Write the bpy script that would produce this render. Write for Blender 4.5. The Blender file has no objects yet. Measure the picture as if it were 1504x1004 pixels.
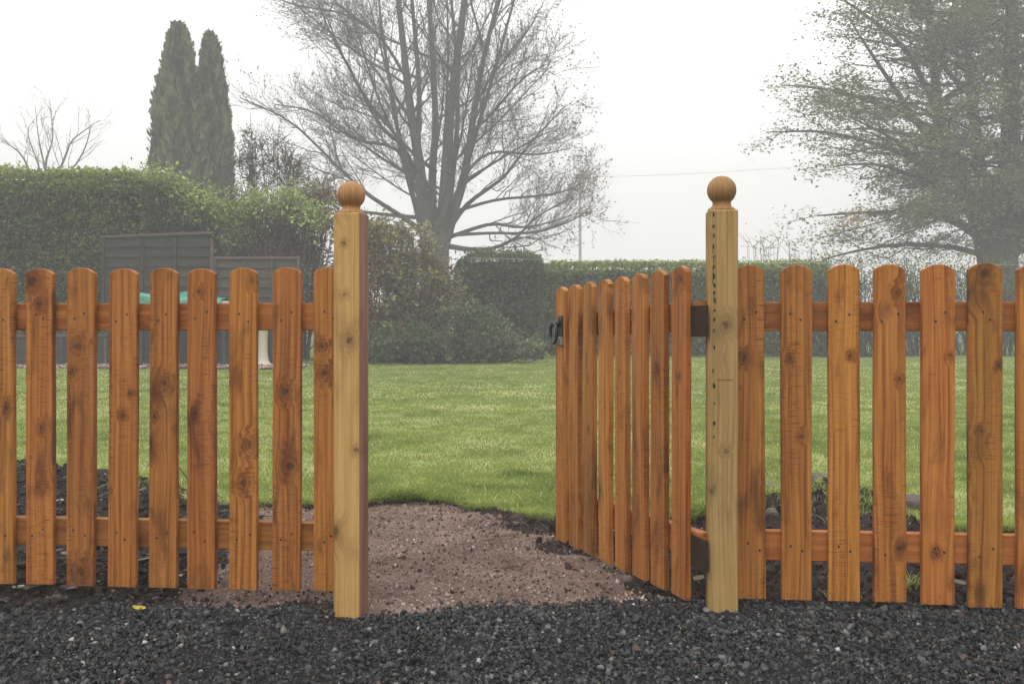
import bpy, math, random
import numpy as np
from mathutils import Vector

rng = np.random.default_rng(7)
random.seed(7)
SC = bpy.context.scene
COL = SC.collection
R = math.radians

# ------------------------------------------------------------------ camera, sky, sun, exposure
F, CX, HY, EYE = 1462.0, 752.0, 473.0, 0.80       # focal length in photo pixels, centre, horizon, eye height
cd = bpy.data.cameras.new('camera')
cam = bpy.data.objects.new('camera', cd)
COL.objects.link(cam)
cam.location = (0, 0, EYE)
cam.rotation_euler = (R(90), 0, 0)
cd.sensor_width = 36.0
cd.lens = 36.0 * F / 1504.0
cd.shift_y = -(502.0 - HY) / 1504.0
cd.clip_end = 2000
SC.camera = cam

SUN_EL, SUN_AZ = R(63), R(205)      # azimuth from +Y clockwise: behind the camera, to the left
w = bpy.data.worlds.new('World')
SC.world = w
w.use_nodes = True
nt = w.node_tree
nt.nodes.clear()
sky = nt.nodes.new('ShaderNodeTexSky')
sky.sky_type = 'NISHITA'
sky.sun_disc = False
sky.sun_elevation = SUN_EL
sky.sun_rotation = SUN_AZ
sky.air_density = 1.0
sky.dust_density = 4.0
hsv = nt.nodes.new('ShaderNodeHueSaturation')
hsv.inputs['Saturation'].default_value = 0.12
mixw = nt.nodes.new('ShaderNodeMix')
mixw.data_type = 'RGBA'
mixw.inputs['Factor'].default_value = 0.72
mixw.inputs['B'].default_value = (18.2, 18.1, 17.8, 1)
bg = nt.nodes.new('ShaderNodeBackground')
bg.inputs['Strength'].default_value = 0.10
wo = nt.nodes.new('ShaderNodeOutputWorld')
nt.links.new(sky.outputs[0], hsv.inputs['Color'])
nt.links.new(hsv.outputs[0], mixw.inputs['A'])
nt.links.new(mixw.outputs['Result'], bg.inputs['Color'])
nt.links.new(bg.outputs[0], wo.inputs['Surface'])

sl = bpy.data.lights.new('sun', 'SUN')
sl.energy = 1.5
sl.angle = R(40)
sl.color = (1.0, 0.97, 0.93)
so = bpy.data.objects.new('sun', sl)
COL.objects.link(so)
so.rotation_euler = (R(90) - SUN_EL, 0, math.pi - SUN_AZ)
so.location = (-6, -10, 14)

SC.view_settings.view_transform = 'Standard'
SC.view_settings.look = 'None'
SC.view_settings.exposure = 0.30
SC.view_settings.gamma = 1.0
SC.view_settings.use_curve_mapping = False
cy = SC.cycles
cy.use_denoising = True
cy.max_bounces = 6
cy.diffuse_bounces = 3
cy.glossy_bounces = 2
cy.transmission_bounces = 2
cy.volume_bounces = 0
cy.caustics_reflective = False
cy.caustics_refractive = False

HAZE_DENSITY = 0.0085


# ------------------------------------------------------------------ helpers
def P(x, y, Y):
    """photo pixel + distance -> world point"""
    return np.array([(x - CX) / F * Y, Y, EYE - (y - HY) / F * Y])


class MB:
    def __init__(self):
        self.V, self.Fs, self.M, self.T, self.n = [], [], [], [], 0

    def add(self, V, Fa, mat=0, tint=0.5):
        V = np.asarray(V, float).reshape(-1, 3)
        if isinstance(Fa, np.ndarray):
            Fa = [Fa]
        for f in Fa:
            f = np.asarray(f, int)
            if f.ndim == 1:
                f = f[None, :]
            self.Fs.append(f + self.n)
            self.M.append(np.full(len(f), mat, np.int32))
        self.V.append(V)
        self.T.append(np.broadcast_to(np.asarray(tint, float), (len(V),)).copy())
        self.n += len(V)
        return self

    def build(self, name, mats, parent=None, smooth=False, loc=(0, 0, 0), rot=(0, 0, 0)):
        me = bpy.data.meshes.new(name)
        V = np.concatenate(self.V).astype(np.float32)
        loops = np.concatenate([f.ravel() for f in self.Fs]).astype(np.int32)
        tot = np.concatenate([np.full(len(f), f.shape[1], np.int32) for f in self.Fs])
        start = np.concatenate([[0], np.cumsum(tot)[:-1]]).astype(np.int32)
        me.vertices.add(len(V))
        me.vertices.foreach_set('co', V.ravel())
        me.loops.add(len(loops))
        me.loops.foreach_set('vertex_index', loops)
        me.polygons.add(len(tot))
        me.polygons.foreach_set('loop_start', start)
        if not isinstance(mats, (list, tuple)):
            mats = [mats]
        for m in mats:
            me.materials.append(m)
        me.polygons.foreach_set('material_index', np.concatenate(self.M))
        a = me.attributes.new('tint', 'FLOAT', 'POINT')
        a.data.foreach_set('value', np.concatenate(self.T).astype(np.float32))
        me.update(calc_edges=True)
        me.validate()
        me.polygons.foreach_set('use_smooth', np.full(len(me.polygons), bool(smooth)))
        return link(name, me, parent, loc, rot)


def link(name, data, parent=None, loc=(0, 0, 0), rot=(0, 0, 0)):
    o = bpy.data.objects.new(name, data)
    COL.objects.link(o)
    o.location = loc
    o.rotation_euler = rot
    if parent is not None:
        o.parent = parent
    return o


def tag(o, label=None, cat=None, group=None, kind=None):
    if label:
        o['label'] = label
    if cat:
        o['category'] = cat
    if group:
        o['group'] = group
    if kind:
        o['kind'] = kind
    return o


def empty(name, loc, rz=0.0):
    o = link(name, None, None, loc, (0, 0, rz))
    o.empty_display_size = 0.1
    return o


def prism(profile, y0, y1, ch):
    """closed XZ profile (ccw seen from -Y) extruded along Y with chamfered rims"""
    p = np.asarray(profile, float)
    n = len(p)
    c = p.mean(0)
    prev, nxt = np.roll(p, 1, 0), np.roll(p, -1, 0)
    t = nxt - prev
    t /= np.linalg.norm(t, axis=1, keepdims=True) + 1e-9
    nrm = np.stack([t[:, 1], -t[:, 0]], 1)
    pin = p - nrm * ch
    rings = [(pin, y0), (p, y0 + ch), (p, y1 - ch), (pin, y1)]
    V = np.concatenate([np.stack([q[:, 0], np.full(n, y), q[:, 1]], 1) for q, y in rings])
    Fq = []
    for k in range(3):
        for i in range(n):
            j = (i + 1) % n
            Fq.append([k * n + i, k * n + n + i, k * n + n + j, k * n + j])
    return V, [np.array(Fq), np.arange(n)[None, :], np.arange(3 * n, 4 * n)[::-1][None, :]]


def box(sx, sy, sz, ch=0.0015, c=(0, 0, 0)):
    V, Fs = prism([(-sx / 2, -sz / 2), (sx / 2, -sz / 2), (sx / 2, sz / 2), (-sx / 2, sz / 2)], -sy / 2, sy / 2, ch)
    return V + np.array(c), Fs


def lathe(prof, seg=24):
    prof = np.asarray(prof, float)
    n = len(prof)
    a = np.linspace(0, 2 * np.pi, seg, endpoint=False)
    V = np.stack([np.outer(prof[:, 0], np.cos(a)), np.outer(prof[:, 0], np.sin(a)),
                  np.repeat(prof[:, 1][:, None], seg, 1)], 2).reshape(-1, 3)
    Fq = []
    for k in range(n - 1):
        for i in range(seg):
            j = (i + 1) % seg
            Fq.append([k * seg + i, k * seg + j, (k + 1) * seg + j, (k + 1) * seg + i])
    return V, [np.array(Fq), np.arange(seg)[::-1][None, :], np.arange((n - 1) * seg, n * seg)[None, :]]


def tube(pts, rad, sides=5):
    pts = np.asarray(pts, float)
    rad = np.broadcast_to(np.asarray(rad, float), (len(pts),))
    t = np.gradient(pts, axis=0)
    t /= np.linalg.norm(t, axis=1, keepdims=True) + 1e-9
    ref = np.array([0.31, 0.9, 0.12]) if abs(t[0, 1]) < 0.8 else np.array([1.0, 0.1, 0.05])
    u = np.cross(t, ref)
    u /= np.linalg.norm(u, axis=1, keepdims=True) + 1e-9
    v = np.cross(t, u)
    a = np.arange(sides) / sides * 2 * np.pi
    V = pts[:, None, :] + rad[:, None, None] * (np.cos(a)[None, :, None] * u[:, None, :] + np.sin(a)[None, :, None] * v[:, None, :])
    n = len(pts)
    i = np.arange(sides)
    j = (i + 1) % sides
    Fq = np.concatenate([np.stack([k * sides + i, k * sides + j, (k + 1) * sides + j, (k + 1) * sides + i], 1) for k in range(n - 1)])
    return V.reshape(-1, 3), [Fq, np.arange((n - 1) * sides, n * sides)[None, :], np.arange(sides)[::-1][None, :]]


def spline(pts, n):
    """smooth resample of a polyline (Catmull-Rom)"""
    pts = np.asarray(pts, float)
    if len(pts) == 2:
        s = np.linspace(0, 1, n)[:, None]
        return pts[0] * (1 - s) + pts[1] * s
    Q = np.concatenate([[2 * pts[0] - pts[1]], pts, [2 * pts[-1] - pts[-2]]])
    out = []
    for s in np.linspace(0, len(pts) - 1 - 1e-6, n):
        k = int(s)
        f = s - k
        a, b, c, d = Q[k], Q[k + 1], Q[k + 2], Q[k + 3]
        out.append(0.5 * (2 * b + (c - a) * f + (2 * a - 5 * b + 4 * c - d) * f * f + (3 * b - a - 3 * c + d) * f ** 3))
    return np.array(out)


def rand_rot(n, tilt=math.pi):
    """n random rotation matrices: yaw free, tilt limited"""
    yaw = rng.uniform(0, 2 * np.pi, n)
    ax = rng.uniform(0, 2 * np.pi, n)
    ti = rng.uniform(-tilt, tilt, n)
    cz, sz = np.cos(yaw), np.sin(yaw)
    Z = np.zeros((n, 3, 3))
    Z[:, 0, 0], Z[:, 0, 1], Z[:, 1, 0], Z[:, 1, 1], Z[:, 2, 2] = cz, -sz, sz, cz, 1
    kx, ky = np.cos(ax), np.sin(ax)
    c, s = np.cos(ti), np.sin(ti)
    T = np.zeros((n, 3, 3))
    T[:, 0, 0] = c + kx * kx * (1 - c)
    T[:, 0, 1] = kx * ky * (1 - c)
    T[:, 0, 2] = ky * s
    T[:, 1, 0] = kx * ky * (1 - c)
    T[:, 1, 1] = c + ky * ky * (1 - c)
    T[:, 1, 2] = -kx * s
    T[:, 2, 0] = -ky * s
    T[:, 2, 1] = kx * s
    T[:, 2, 2] = c
    return np.einsum('nij,njk->nik', T, Z)


def scatter(mb, base_list, faces, pos, scale, tint, tilt=math.pi, mat=0):
    """copies of little base shapes (same topology) joined in one mesh"""
    n = len(pos)
    base = np.stack(base_list)[rng.integers(0, len(base_list), n)]
    Rm = rand_rot(n, tilt)
    V = np.einsum('nij,nkj->nki', Rm, base * scale[:, None, :]) + pos[:, None, :]
    k = base.shape[1]
    Fa = (faces[None, :, :] + (np.arange(n) * k)[:, None, None]).reshape(-1, faces.shape[1])
    mb.add(V.reshape(-1, 3), Fa, mat, np.repeat(tint, k))


def ico():
    p = (1 + 5 ** 0.5) / 2
    V = np.array([(-1, p, 0), (1, p, 0), (-1, -p, 0), (1, -p, 0), (0, -1, p), (0, 1, p), (0, -1, -p), (0, 1, -p), (p, 0, -1), (p, 0, 1), (-p, 0, -1), (-p, 0, 1)], float)
    V /= np.linalg.norm(V[0])
    Fa = np.array([(0, 11, 5), (0, 5, 1), (0, 1, 7), (0, 7, 10), (0, 10, 11), (1, 5, 9), (5, 11, 4), (11, 10, 2), (10, 7, 6), (7, 1, 8),
                   (3, 9, 4), (3, 4, 2), (3, 2, 6), (3, 6, 8), (3, 8, 9), (4, 9, 5), (2, 4, 11), (6, 2, 10), (8, 6, 7), (9, 8, 1)])
    return V, Fa


ICO_V, ICO_F = ico()
ROCKS = [ICO_V * rng.uniform(0.62, 1.25, (12, 1)) + rng.normal(0, 0.12, (12, 3)) for _ in range(14)]
OCT_V = np.array([(1, 0, 0), (-1, 0, 0), (0, 1, 0), (0, -1, 0), (0, 0, 1), (0, 0, -1)], float)
OCT_F = np.array([(0, 2, 4), (2, 1, 4), (1, 3, 4), (3, 0, 4), (2, 0, 5), (1, 2, 5), (3, 1, 5), (0, 3, 5)])
GRITS = [OCT_V * rng.uniform(0.6, 1.2, (6, 1)) for _ in range(6)]
LEAF_V = np.array([(0, -0.5, 0), (0.30, 0.02, 0.10), (0, 0.5, -0.04), (-0.30, 0.02, 0.10)], float)
LEAF_F = np.array([(0, 1, 2), (0, 2, 3)])


def vnoise(x, y, seed=0, s=1.0):
    """smooth value noise in numpy"""
    x, y = np.asarray(x) * s, np.asarray(y) * s
    xi, yi = np.floor(x).astype(int), np.floor(y).astype(int)
    xf, yf = x - xi, y - yi
    xf, yf = xf * xf * (3 - 2 * xf), yf * yf * (3 - 2 * yf)

    def h(a, b):
        v = np.sin(a * 127.1 + b * 311.7 + seed * 74.7) * 43758.5453
        return v - np.floor(v)
    return (h(xi, yi) * (1 - xf) + h(xi + 1, yi) * xf) * (1 - yf) + (h(xi, yi + 1) * (1 - xf) + h(xi + 1, yi + 1) * xf) * yf


def fbm(x, y, seed=0, s=1.0, o=4):
    return sum(vnoise(x, y, seed + k, s * 2 ** k) * 0.5 ** (k + 1) for k in range(o)) / (1 - 0.5 ** o)


# ------------------------------------------------------------------ materials
class NG:
    def __init__(self, name):
        self.m = bpy.data.materials.new(name)
        self.m.use_nodes = True
        self.t = self.m.node_tree
        self.t.nodes.clear()

    def n(self, kind, **kw):
        nd = self.t.nodes.new('ShaderNode' + kind)
        for k, v in kw.items():
            setattr(nd, k, v)
        return nd

    def set(self, sock, v):
        if isinstance(v, bpy.types.NodeSocket):
            self.t.links.new(v, sock)
        else:
            sock.default_value = v

    def math(self, op, a, b=0.0, c=None, clamp=False):
        nd = self.n('Math', operation=op, use_clamp=clamp)
        self.set(nd.inputs[0], a)
        self.set(nd.inputs[1], b)
        if c is not None:
            self.set(nd.inputs[2], c)
        return nd.outputs[0]

    def mix(self, f, a, b, blend='MIX'):
        nd = self.n('Mix', data_type='RGBA', blend_type=blend)
        self.set(nd.inputs['Factor'], f)
        self.set(nd.inputs['A'], a if isinstance(a, bpy.types.NodeSocket) else (*a, 1))
        self.set(nd.inputs['B'], b if isinstance(b, bpy.types.NodeSocket) else (*b, 1))
        return nd.outputs['Result']

    def ramp(self, f, stops, interp='LINEAR'):
        nd = self.n('ValToRGB')
        cr = nd.color_ramp
        cr.interpolation = interp
        while len(cr.elements) < len(stops):
            cr.elements.new(0.5)
        for e, (p, c) in zip(cr.elements, stops):
            e.position = p
            e.color = (*c, 1) if not isinstance(c, (int, float)) else (c, c, c, 1)
        self.set(nd.inputs[0], f)
        return nd.outputs[0]

    def smooth(self, v, lo, hi, a=0.0, b=1.0):
        nd = self.n('MapRange', interpolation_type='SMOOTHSTEP')
        self.set(nd.inputs[0], v)
        for k, q in zip((1, 2, 3, 4), (lo, hi, a, b)):
            nd.inputs[k].default_value = q
        return nd.outputs[0]

    def noise(self, vec, scale, detail=3.0, rough=0.55, dist=0.0):
        nd = self.n('TexNoise')
        if vec is not None:
            self.set(nd.inputs['Vector'], vec)
        nd.inputs['Scale'].default_value = scale
        nd.inputs['Detail'].default_value = detail
        nd.inputs['Roughness'].default_value = rough
        nd.inputs['Distortion'].default_value = dist
        return nd.outputs['Fac']

    def comb(self, x, y, z):
        nd = self.n('CombineXYZ')
        for s, v in zip(nd.inputs, (x, y, z)):
            self.set(s, v)
        return nd.outputs[0]

    def bump(self, h, strength, dist):
        nd = self.n('Bump')
        nd.inputs['Strength'].default_value = strength
        nd.inputs['Distance'].default_value = dist
        self.set(nd.inputs['Height'], h)
        return nd.outputs[0]

    def attr(self, name='tint'):
        return self.n('Attribute', attribute_name=name).outputs['Fac']

    def done(self, color, rough=0.7, normal=None, spec=0.3, metallic=0.0, translucent=0.0):
        b = self.n('BsdfPrincipled')
        self.set(b.inputs['Base Color'], color if isinstance(color, bpy.types.NodeSocket) else (*color, 1))
        self.set(b.inputs['Roughness'], rough)
        b.inputs['Specular IOR Level'].default_value = spec
        b.inputs['Metallic'].default_value = metallic
        if normal is not None:
            self.set(b.inputs['Normal'], normal)
        out = b.outputs[0]
        if translucent > 0:
            tr = self.n('BsdfTranslucent')
            self.set(tr.inputs['Color'], color if isinstance(color, bpy.types.NodeSocket) else (*color, 1))
            ms = self.n('MixShader')
            ms.inputs[0].default_value = translucent
            self.t.links.new(out, ms.inputs[1])
            self.t.links.new(tr.outputs[0], ms.inputs[2])
            out = ms.outputs[0]
        o = self.n('OutputMaterial')
        self.t.links.new(out, o.inputs['Surface'])
        return self.m


def wood(name, base, light, dark, knotc, axis='Z', knot_gate=0.45, streak=0.55, saw=0.5, blotch=0.5, rough=0.6, spec=0.3, fleck=0.0, mud=False):
    g = NG(name)
    tc = g.n('TexCoord').outputs['Object']
    rnd = g.n('ObjectInfo').outputs['Random']
    sep = g.n('SeparateXYZ')
    g.set(sep.inputs[0], tc)
    x, y, z = sep.outputs
    if axis == 'X':
        x, z = z, x
    u = g.math('ADD', x, g.math('MULTIPLY', rnd, 37.3))
    l = g.math('ADD', z, g.math('MULTIPLY', rnd, 91.7))
    # knots
    vo = g.n('TexVoronoi', feature='F1')
    wob = g.noise(g.comb(g.math('MULTIPLY', u, 30.0), y, g.math('MULTIPLY', l, 14.0)), 1.0, 2.0)
    wob = g.math('SUBTRACT', wob, 0.5)
    ku = g.math('ADD', g.math('MULTIPLY', u, 7.0), g.math('MULTIPLY', wob, 0.22))
    kl = g.math('ADD', g.math('MULTIPLY', l, 4.6), g.math('MULTIPLY', wob, 0.18))
    g.set(vo.inputs['Vector'], g.comb(ku, g.math('MULTIPLY', y, 1.5), kl))
    vo.inputs['Scale'].default_value = 1.0
    d = vo.outputs['Distance']
    cs = g.n('SeparateColor')
    g.set(cs.inputs[0], vo.outputs['Color'])
    gate = g.math('GREATER_THAN', cs.outputs[0], knot_gate)
    size = g.math('MULTIPLY_ADD', cs.outputs[1], 0.7, 0.55)
    dd = g.math('DIVIDE', d, size)
    core = g.math('MULTIPLY', g.smooth(dd, 0.06, 0.13, 1.0, 0.0), gate)
    halo = g.math('MULTIPLY', g.smooth(dd, 0.08, 0.36, 1.0, 0.0), gate)
    wob2 = g.math('SUBTRACT', g.noise(g.comb(g.math('MULTIPLY', u, 75.0), y, g.math('MULTIPLY', l, 50.0)), 1.0, 3.0), 0.5)
    wob3 = g.math('SUBTRACT', g.noise(g.comb(g.math('MULTIPLY', l, 46.0), y, g.math('MULTIPLY', u, 60.0)), 1.0, 3.0), 0.5)
    for key in ('knot_a', 'knot_b', 'knot_c', 'knot_d'):
        at = g.n('Attribute', attribute_type='OBJECT', attribute_name=key)
        ks = g.n('SeparateXYZ')
        g.set(ks.inputs[0], at.outputs['Vector'])
        k0, k1, k2 = ks.outputs
        ex = g.math('ADD', g.math('SUBTRACT', x, k0), g.math('MULTIPLY', wob2, 0.030))
        ez = g.math('ADD', g.math('SUBTRACT', z, k1), g.math('MULTIPLY', wob3, 0.026))
        ez = g.math('MULTIPLY', ez, 0.8)
        dk = g.math('SQRT', g.math('ADD', g.math('MULTIPLY', ex, ex), g.math('MULTIPLY', ez, ez)))
        dk = g.math('DIVIDE', dk, g.math('MAXIMUM', k2, 0.0002))
        core = g.math('MAXIMUM', core, g.smooth(dk, 0.15, 0.75, 0.9, 0.0))
        ring = g.math('MULTIPLY', g.math('SINE', g.math('MULTIPLY', dk, 9.0)), 0.25)
        halo = g.math('MAXIMUM', halo, g.math('ADD', g.smooth(dk, 0.5, 2.3, 0.85, 0.0), g.math('MULTIPLY', ring, g.smooth(dk, 1.0, 2.2, 1.0, 0.0))))
    # grain
    gu = g.math('ADD', g.math('MULTIPLY', u, 95.0), g.math('MULTIPLY', halo, 2.4))
    wav = g.noise(g.comb(g.math('MULTIPLY', u, 6.0), y, g.math('MULTIPLY', l, 2.0)), 1.0, 1.0)
    gu = g.math('ADD', gu, g.math('MULTIPLY', wav, 2.6))
    gr = g.noise(g.comb(gu, g.math('MULTIPLY', y, 30.0), g.math('MULTIPLY', l, 1.3)), 1.0, 5.0, 0.68)
    fine = g.noise(g.comb(g.math('MULTIPLY', u, 420.0), y, g.math('MULTIPLY', l, 16.0)), 1.0, 2.0, 0.6)
    sawn = g.noise(g.comb(g.math('MULTIPLY', u, 22.0), y, g.math('MULTIPLY', l, 300.0)), 1.0, 3.0, 0.6)
    sawmask = g.smooth(g.noise(g.comb(g.math('MULTIPLY', u, 7.0), y, g.math('MULTIPLY', l, 2.2)), 1.0, 3.0), 0.42, 0.62)
    blo = g.noise(g.comb(g.math('MULTIPLY', u, 16.0), g.math('MULTIPLY', y, 9.0), g.math('MULTIPLY', l, 5.0)), 1.0, 4.0, 0.6, 0.6)
    col = g.mix(g.smooth(gr, 0.34, 0.60), light, base)
    col = g.mix(g.math('MULTIPLY', g.smooth(gr, 0.50, 0.74), streak), col, dark)
    col = g.mix(g.math('MULTIPLY', g.smooth(blo, 0.50, 0.74), blotch), col, dark)
    sm = g.math('MULTIPLY', g.math('MULTIPLY', g.smooth(sawn, 0.50, 0.72), sawmask), saw)
    col = g.mix(sm, col, dark)
    col = g.mix(g.math('MULTIPLY', g.smooth(fine, 0.55, 0.8), 0.30), col, dark)
    if fleck:
        fl = g.noise(g.comb(g.math('MULTIPLY', u, 150.0), y, g.math('MULTIPLY', l, 120.0)), 1.0, 2.0, 0.5)
        col = g.mix(g.math('MULTIPLY', g.smooth(fl, 0.60, 0.72), fleck), col, light)
    col = g.mix(g.math('MULTIPLY', halo, g.math('MULTIPLY_ADD', blo, 1.6, -0.22, clamp=True)), col, dark)
    col = g.mix(g.math('MULTIPLY', core, g.math('MULTIPLY_ADD', blo, 0.7, 0.4, clamp=True)), col, knotc)
    if mud:      # splashes of mud dried on the feet of the boards
        sp = g.noise(g.comb(g.math('MULTIPLY', u, 130.0), y, g.math('MULTIPLY', l, 90.0)), 1.0, 4.0, 0.7)
        lim = g.math('MULTIPLY_ADD', g.math('DIVIDE', z, 0.17), 0.50, 0.52)
        col = g.mix(g.math('MULTIPLY', g.math('GREATER_THAN', sp, lim), 0.55), col, (0.075, 0.050, 0.036))
    # piece-to-piece variation
    hv = g.n('HueSaturation')
    g.set(hv.inputs['Hue'], g.math('MULTIPLY_ADD', rnd, 0.012, 0.496))
    r2 = g.math('FRACT', g.math('MULTIPLY', rnd, 17.31))
    g.set(hv.inputs['Value'], g.math('MULTIPLY_ADD', r2, 0.34, 0.83))
    hv.inputs['Saturation'].default_value = 1.0
    g.set(hv.inputs['Color'], col)
    h = g.math('ADD', g.math('MULTIPLY', gr, 0.5), g.math('ADD', g.math('MULTIPLY', sawn, g.math('MULTIPLY', sawmask, 0.5)), g.math('MULTIPLY', fine, 0.3)))
    h = g.math('SUBTRACT', h, g.math('MULTIPLY', core, 0.5))
    return g.done(hv.outputs[0], g.math('MULTIPLY_ADD', gr, 0.2, rough - 0.1), g.bump(h, 0.55, 0.0012), spec)


def leafmat(name, stops, translucent=0.3, rough=0.55, spec=0.25, gain=1.0):
    g = NG(name)
    stops = [(p, tuple(min(0.9, q * gain) for q in c)) for p, c in stops]
    return g.done(g.ramp(g.attr(), stops), rough, None, spec, 0.0, translucent)


def barkmat(name, c1, c2, scale=6.0):
    g = NG(name)
    tc = g.n('TexCoord').outputs['Object']
    mp = g.n('Mapping')
    g.set(mp.inputs[0], tc)
    mp.inputs['Scale'].default_value = (1, 1, 0.35)
    a = g.noise(mp.outputs[0], scale, 5.0, 0.65)
    b = g.noise(tc, scale * 0.25, 3.0)
    col = g.mix(g.smooth(a, 0.35, 0.65), c1, c2)
    col = g.mix(g.math('MULTIPLY', g.smooth(b, 0.45, 0.65), 0.5), col, (0.055, 0.065, 0.035))
    return g.done(col, 0.9, g.bump(a, 0.6, 0.04), 0.15)


ORANGE = dict(base=(0.285, 0.093, 0.0145), light=(0.43, 0.172, 0.035), dark=(0.072, 0.018, 0.0040), knotc=(0.034, 0.011, 0.005))
M_PICKET = wood('stained_wood', axis='Z', fleck=0.35, knot_gate=0.55, streak=0.85, saw=1.0, blotch=0.75, mud=True, **ORANGE)
M_RAIL = wood('stained_rail_wood', axis='X', base=(0.28, 0.092, 0.017), light=(0.39, 0.148, 0.036), dark=(0.10, 0.026, 0.008), knotc=(0.05, 0.016, 0.008))
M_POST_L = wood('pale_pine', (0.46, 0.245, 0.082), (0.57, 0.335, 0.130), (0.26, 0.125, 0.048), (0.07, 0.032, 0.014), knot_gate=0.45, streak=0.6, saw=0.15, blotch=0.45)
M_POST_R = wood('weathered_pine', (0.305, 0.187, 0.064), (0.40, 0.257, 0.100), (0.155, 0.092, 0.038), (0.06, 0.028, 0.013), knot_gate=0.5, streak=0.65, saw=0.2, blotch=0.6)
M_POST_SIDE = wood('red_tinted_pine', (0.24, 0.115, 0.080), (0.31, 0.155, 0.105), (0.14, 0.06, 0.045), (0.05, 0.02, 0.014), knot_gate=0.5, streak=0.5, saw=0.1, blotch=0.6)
M_BALL = wood('turned_pine', (0.29, 0.145, 0.050), (0.37, 0.195, 0.073), (0.17, 0.082, 0.029), (0.09, 0.042, 0.017), knot_gate=0.6, streak=0.35, saw=0.0, blotch=0.35)
M_OLDBOARD = wood('weathered_board', (0.036, 0.038, 0.031), (0.060, 0.063, 0.051), (0.030, 0.036, 0.032), (0.02, 0.02, 0.02), axis='X', knot_gate=0.8, rough=0.85, spec=0.1)
M_OLDBOARD2 = wood('weathered_brown_board', (0.050, 0.046, 0.040), (0.080, 0.076, 0.066), (0.028, 0.025, 0.022), (0.03, 0.025, 0.02), axis='X', knot_gate=0.8, rough=0.85, spec=0.1)
M_OLDFRAME = wood('weathered_frame', (0.10, 0.072, 0.064), (0.16, 0.115, 0.10), (0.05, 0.036, 0.032), (0.04, 0.03, 0.03), axis='X', knot_gate=0.8, rough=0.85, spec=0.1)

g = NG('screw_head')
M_SCREW = g.done((0.020, 0.012, 0.008), 0.5, None, 0.4)
g = NG('black_iron')
nz = g.noise(g.n('TexCoord').outputs['Object'], 90.0, 3.0)
M_IRON = g.done(g.mix(nz, (0.010, 0.010, 0.011), (0.03, 0.03, 0.032)), 0.38, g.bump(nz, 0.3, 0.001), 0.5)
g = NG('dark_added_plate')
M_ADDED_PLATE = g.done((0.030, 0.017, 0.009), 0.75, None, 0.2)
g = NG('galvanised_steel')
M_GALV = g.done((0.30, 0.29, 0.27), 0.5, None, 0.5, 0.6)


def earthmat(name, stops, scale=60.0, bump=0.02, big=2.0, bw=0.45):
    g = NG(name)
    tc = g.n('TexCoord').outputs['Object']
    a = g.noise(tc, scale, 6.0, 0.7)
    b = g.noise(tc, big, 4.0, 0.6)
    f = g.math('ADD', g.math('MULTIPLY', a, 1.0 - bw), g.math('MULTIPLY', b, bw))
    sp = g.noise(tc, scale * 4.0, 2.0)
    col = g.ramp(f, stops)
    col = g.mix(g.math('MULTIPLY', g.smooth(sp, 0.60, 0.72), 0.5), col, stops[-1][1])
    return g.done(col, 0.9, g.bump(g.math('ADD', a, g.math('MULTIPLY', sp, 0.4)), 0.9, bump), 0.15)


M_DRIVE = earthmat('gravel_bed', [(0.3, (0.010, 0.010, 0.011)), (0.6, (0.022, 0.022, 0.023)), (0.8, (0.05, 0.05, 0.05))], 120.0, 0.01)
M_PATH = earthmat('red_grit', [(0.28, (0.060, 0.041, 0.034)), (0.42, (0.160, 0.108, 0.087)), (0.55, (0.240, 0.170, 0.137)), (0.72, (0.36, 0.275, 0.225))], 110.0, 0.010, 5.0, 0.62)
M_SOIL = earthmat('dark_soil', [(0.3, (0.012, 0.009, 0.008)), (0.55, (0.040, 0.029, 0.025)), (0.8, (0.085, 0.062, 0.052))], 50.0, 0.02, 4.0)
M_LAWN = earthmat('lawn_turf', [(0.3, (0.08, 0.105, 0.022)), (0.5, (0.16, 0.205, 0.040)), (0.7, (0.23, 0.28, 0.075)), (0.85, (0.30, 0.32, 0.12))], 35.0, 0.03, 0.7)
M_FIELD = earthmat('rough_field', [(0.3, (0.05, 0.07, 0.025)), (0.6, (0.085, 0.115, 0.04)), (0.8, (0.12, 0.14, 0.06))], 3.0, 0.05, 0.1)

g = NG('gravel_stone')
M_STONE = g.done(g.ramp(g.attr(), [(0.0, (0.006, 0.006, 0.006)), (0.35, (0.0135, 0.0142, 0.0155)), (0.62, (0.036, 0.038, 0.041)), (0.80, (0.110, 0.114, 0.118)),
                                   (0.88, (0.055, 0.030, 0.020)), (0.93, (0.045, 0.028, 0.030)), (0.965, (0.045, 0.048, 0.022)), (0.99, (0.22, 0.215, 0.20)), (1.0, (0.42, 0.41, 0.40))]),
                 0.55, None, 0.4)
g = NG('grit_grain')
M_GRIT = g.done(g.ramp(g.attr(), [(0.0, (0.025, 0.016, 0.014)), (0.25, (0.110, 0.068, 0.058)), (0.55, (0.230, 0.152, 0.128)), (0.8, (0.34, 0.25, 0.205)), (0.97, (0.45, 0.38, 0.33)), (1.0, (0.52, 0.49, 0.45))]), 0.85, None, 0.2)
g = NG('soil_clod')
M_CLOD = g.done(g.ramp(g.attr(), [(0.0, (0.018, 0.012, 0.011)), (0.5, (0.050, 0.034, 0.030)), (0.85, (0.105, 0.072, 0.064)), (1.0, (0.19, 0.15, 0.125))]), 0.95, None, 0.1)
g = NG('bark_chip')
M_CHIP = g.done(g.ramp(g.attr(), [(0.0, (0.014, 0.012, 0.011)), (0.5, (0.04, 0.034, 0.031)), (0.85, (0.09, 0.075, 0.068)), (0.97, (0.18, 0.14, 0.12)), (1.0, (0.4, 0.36, 0.31))]), 0.9, None, 0.15)

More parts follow.
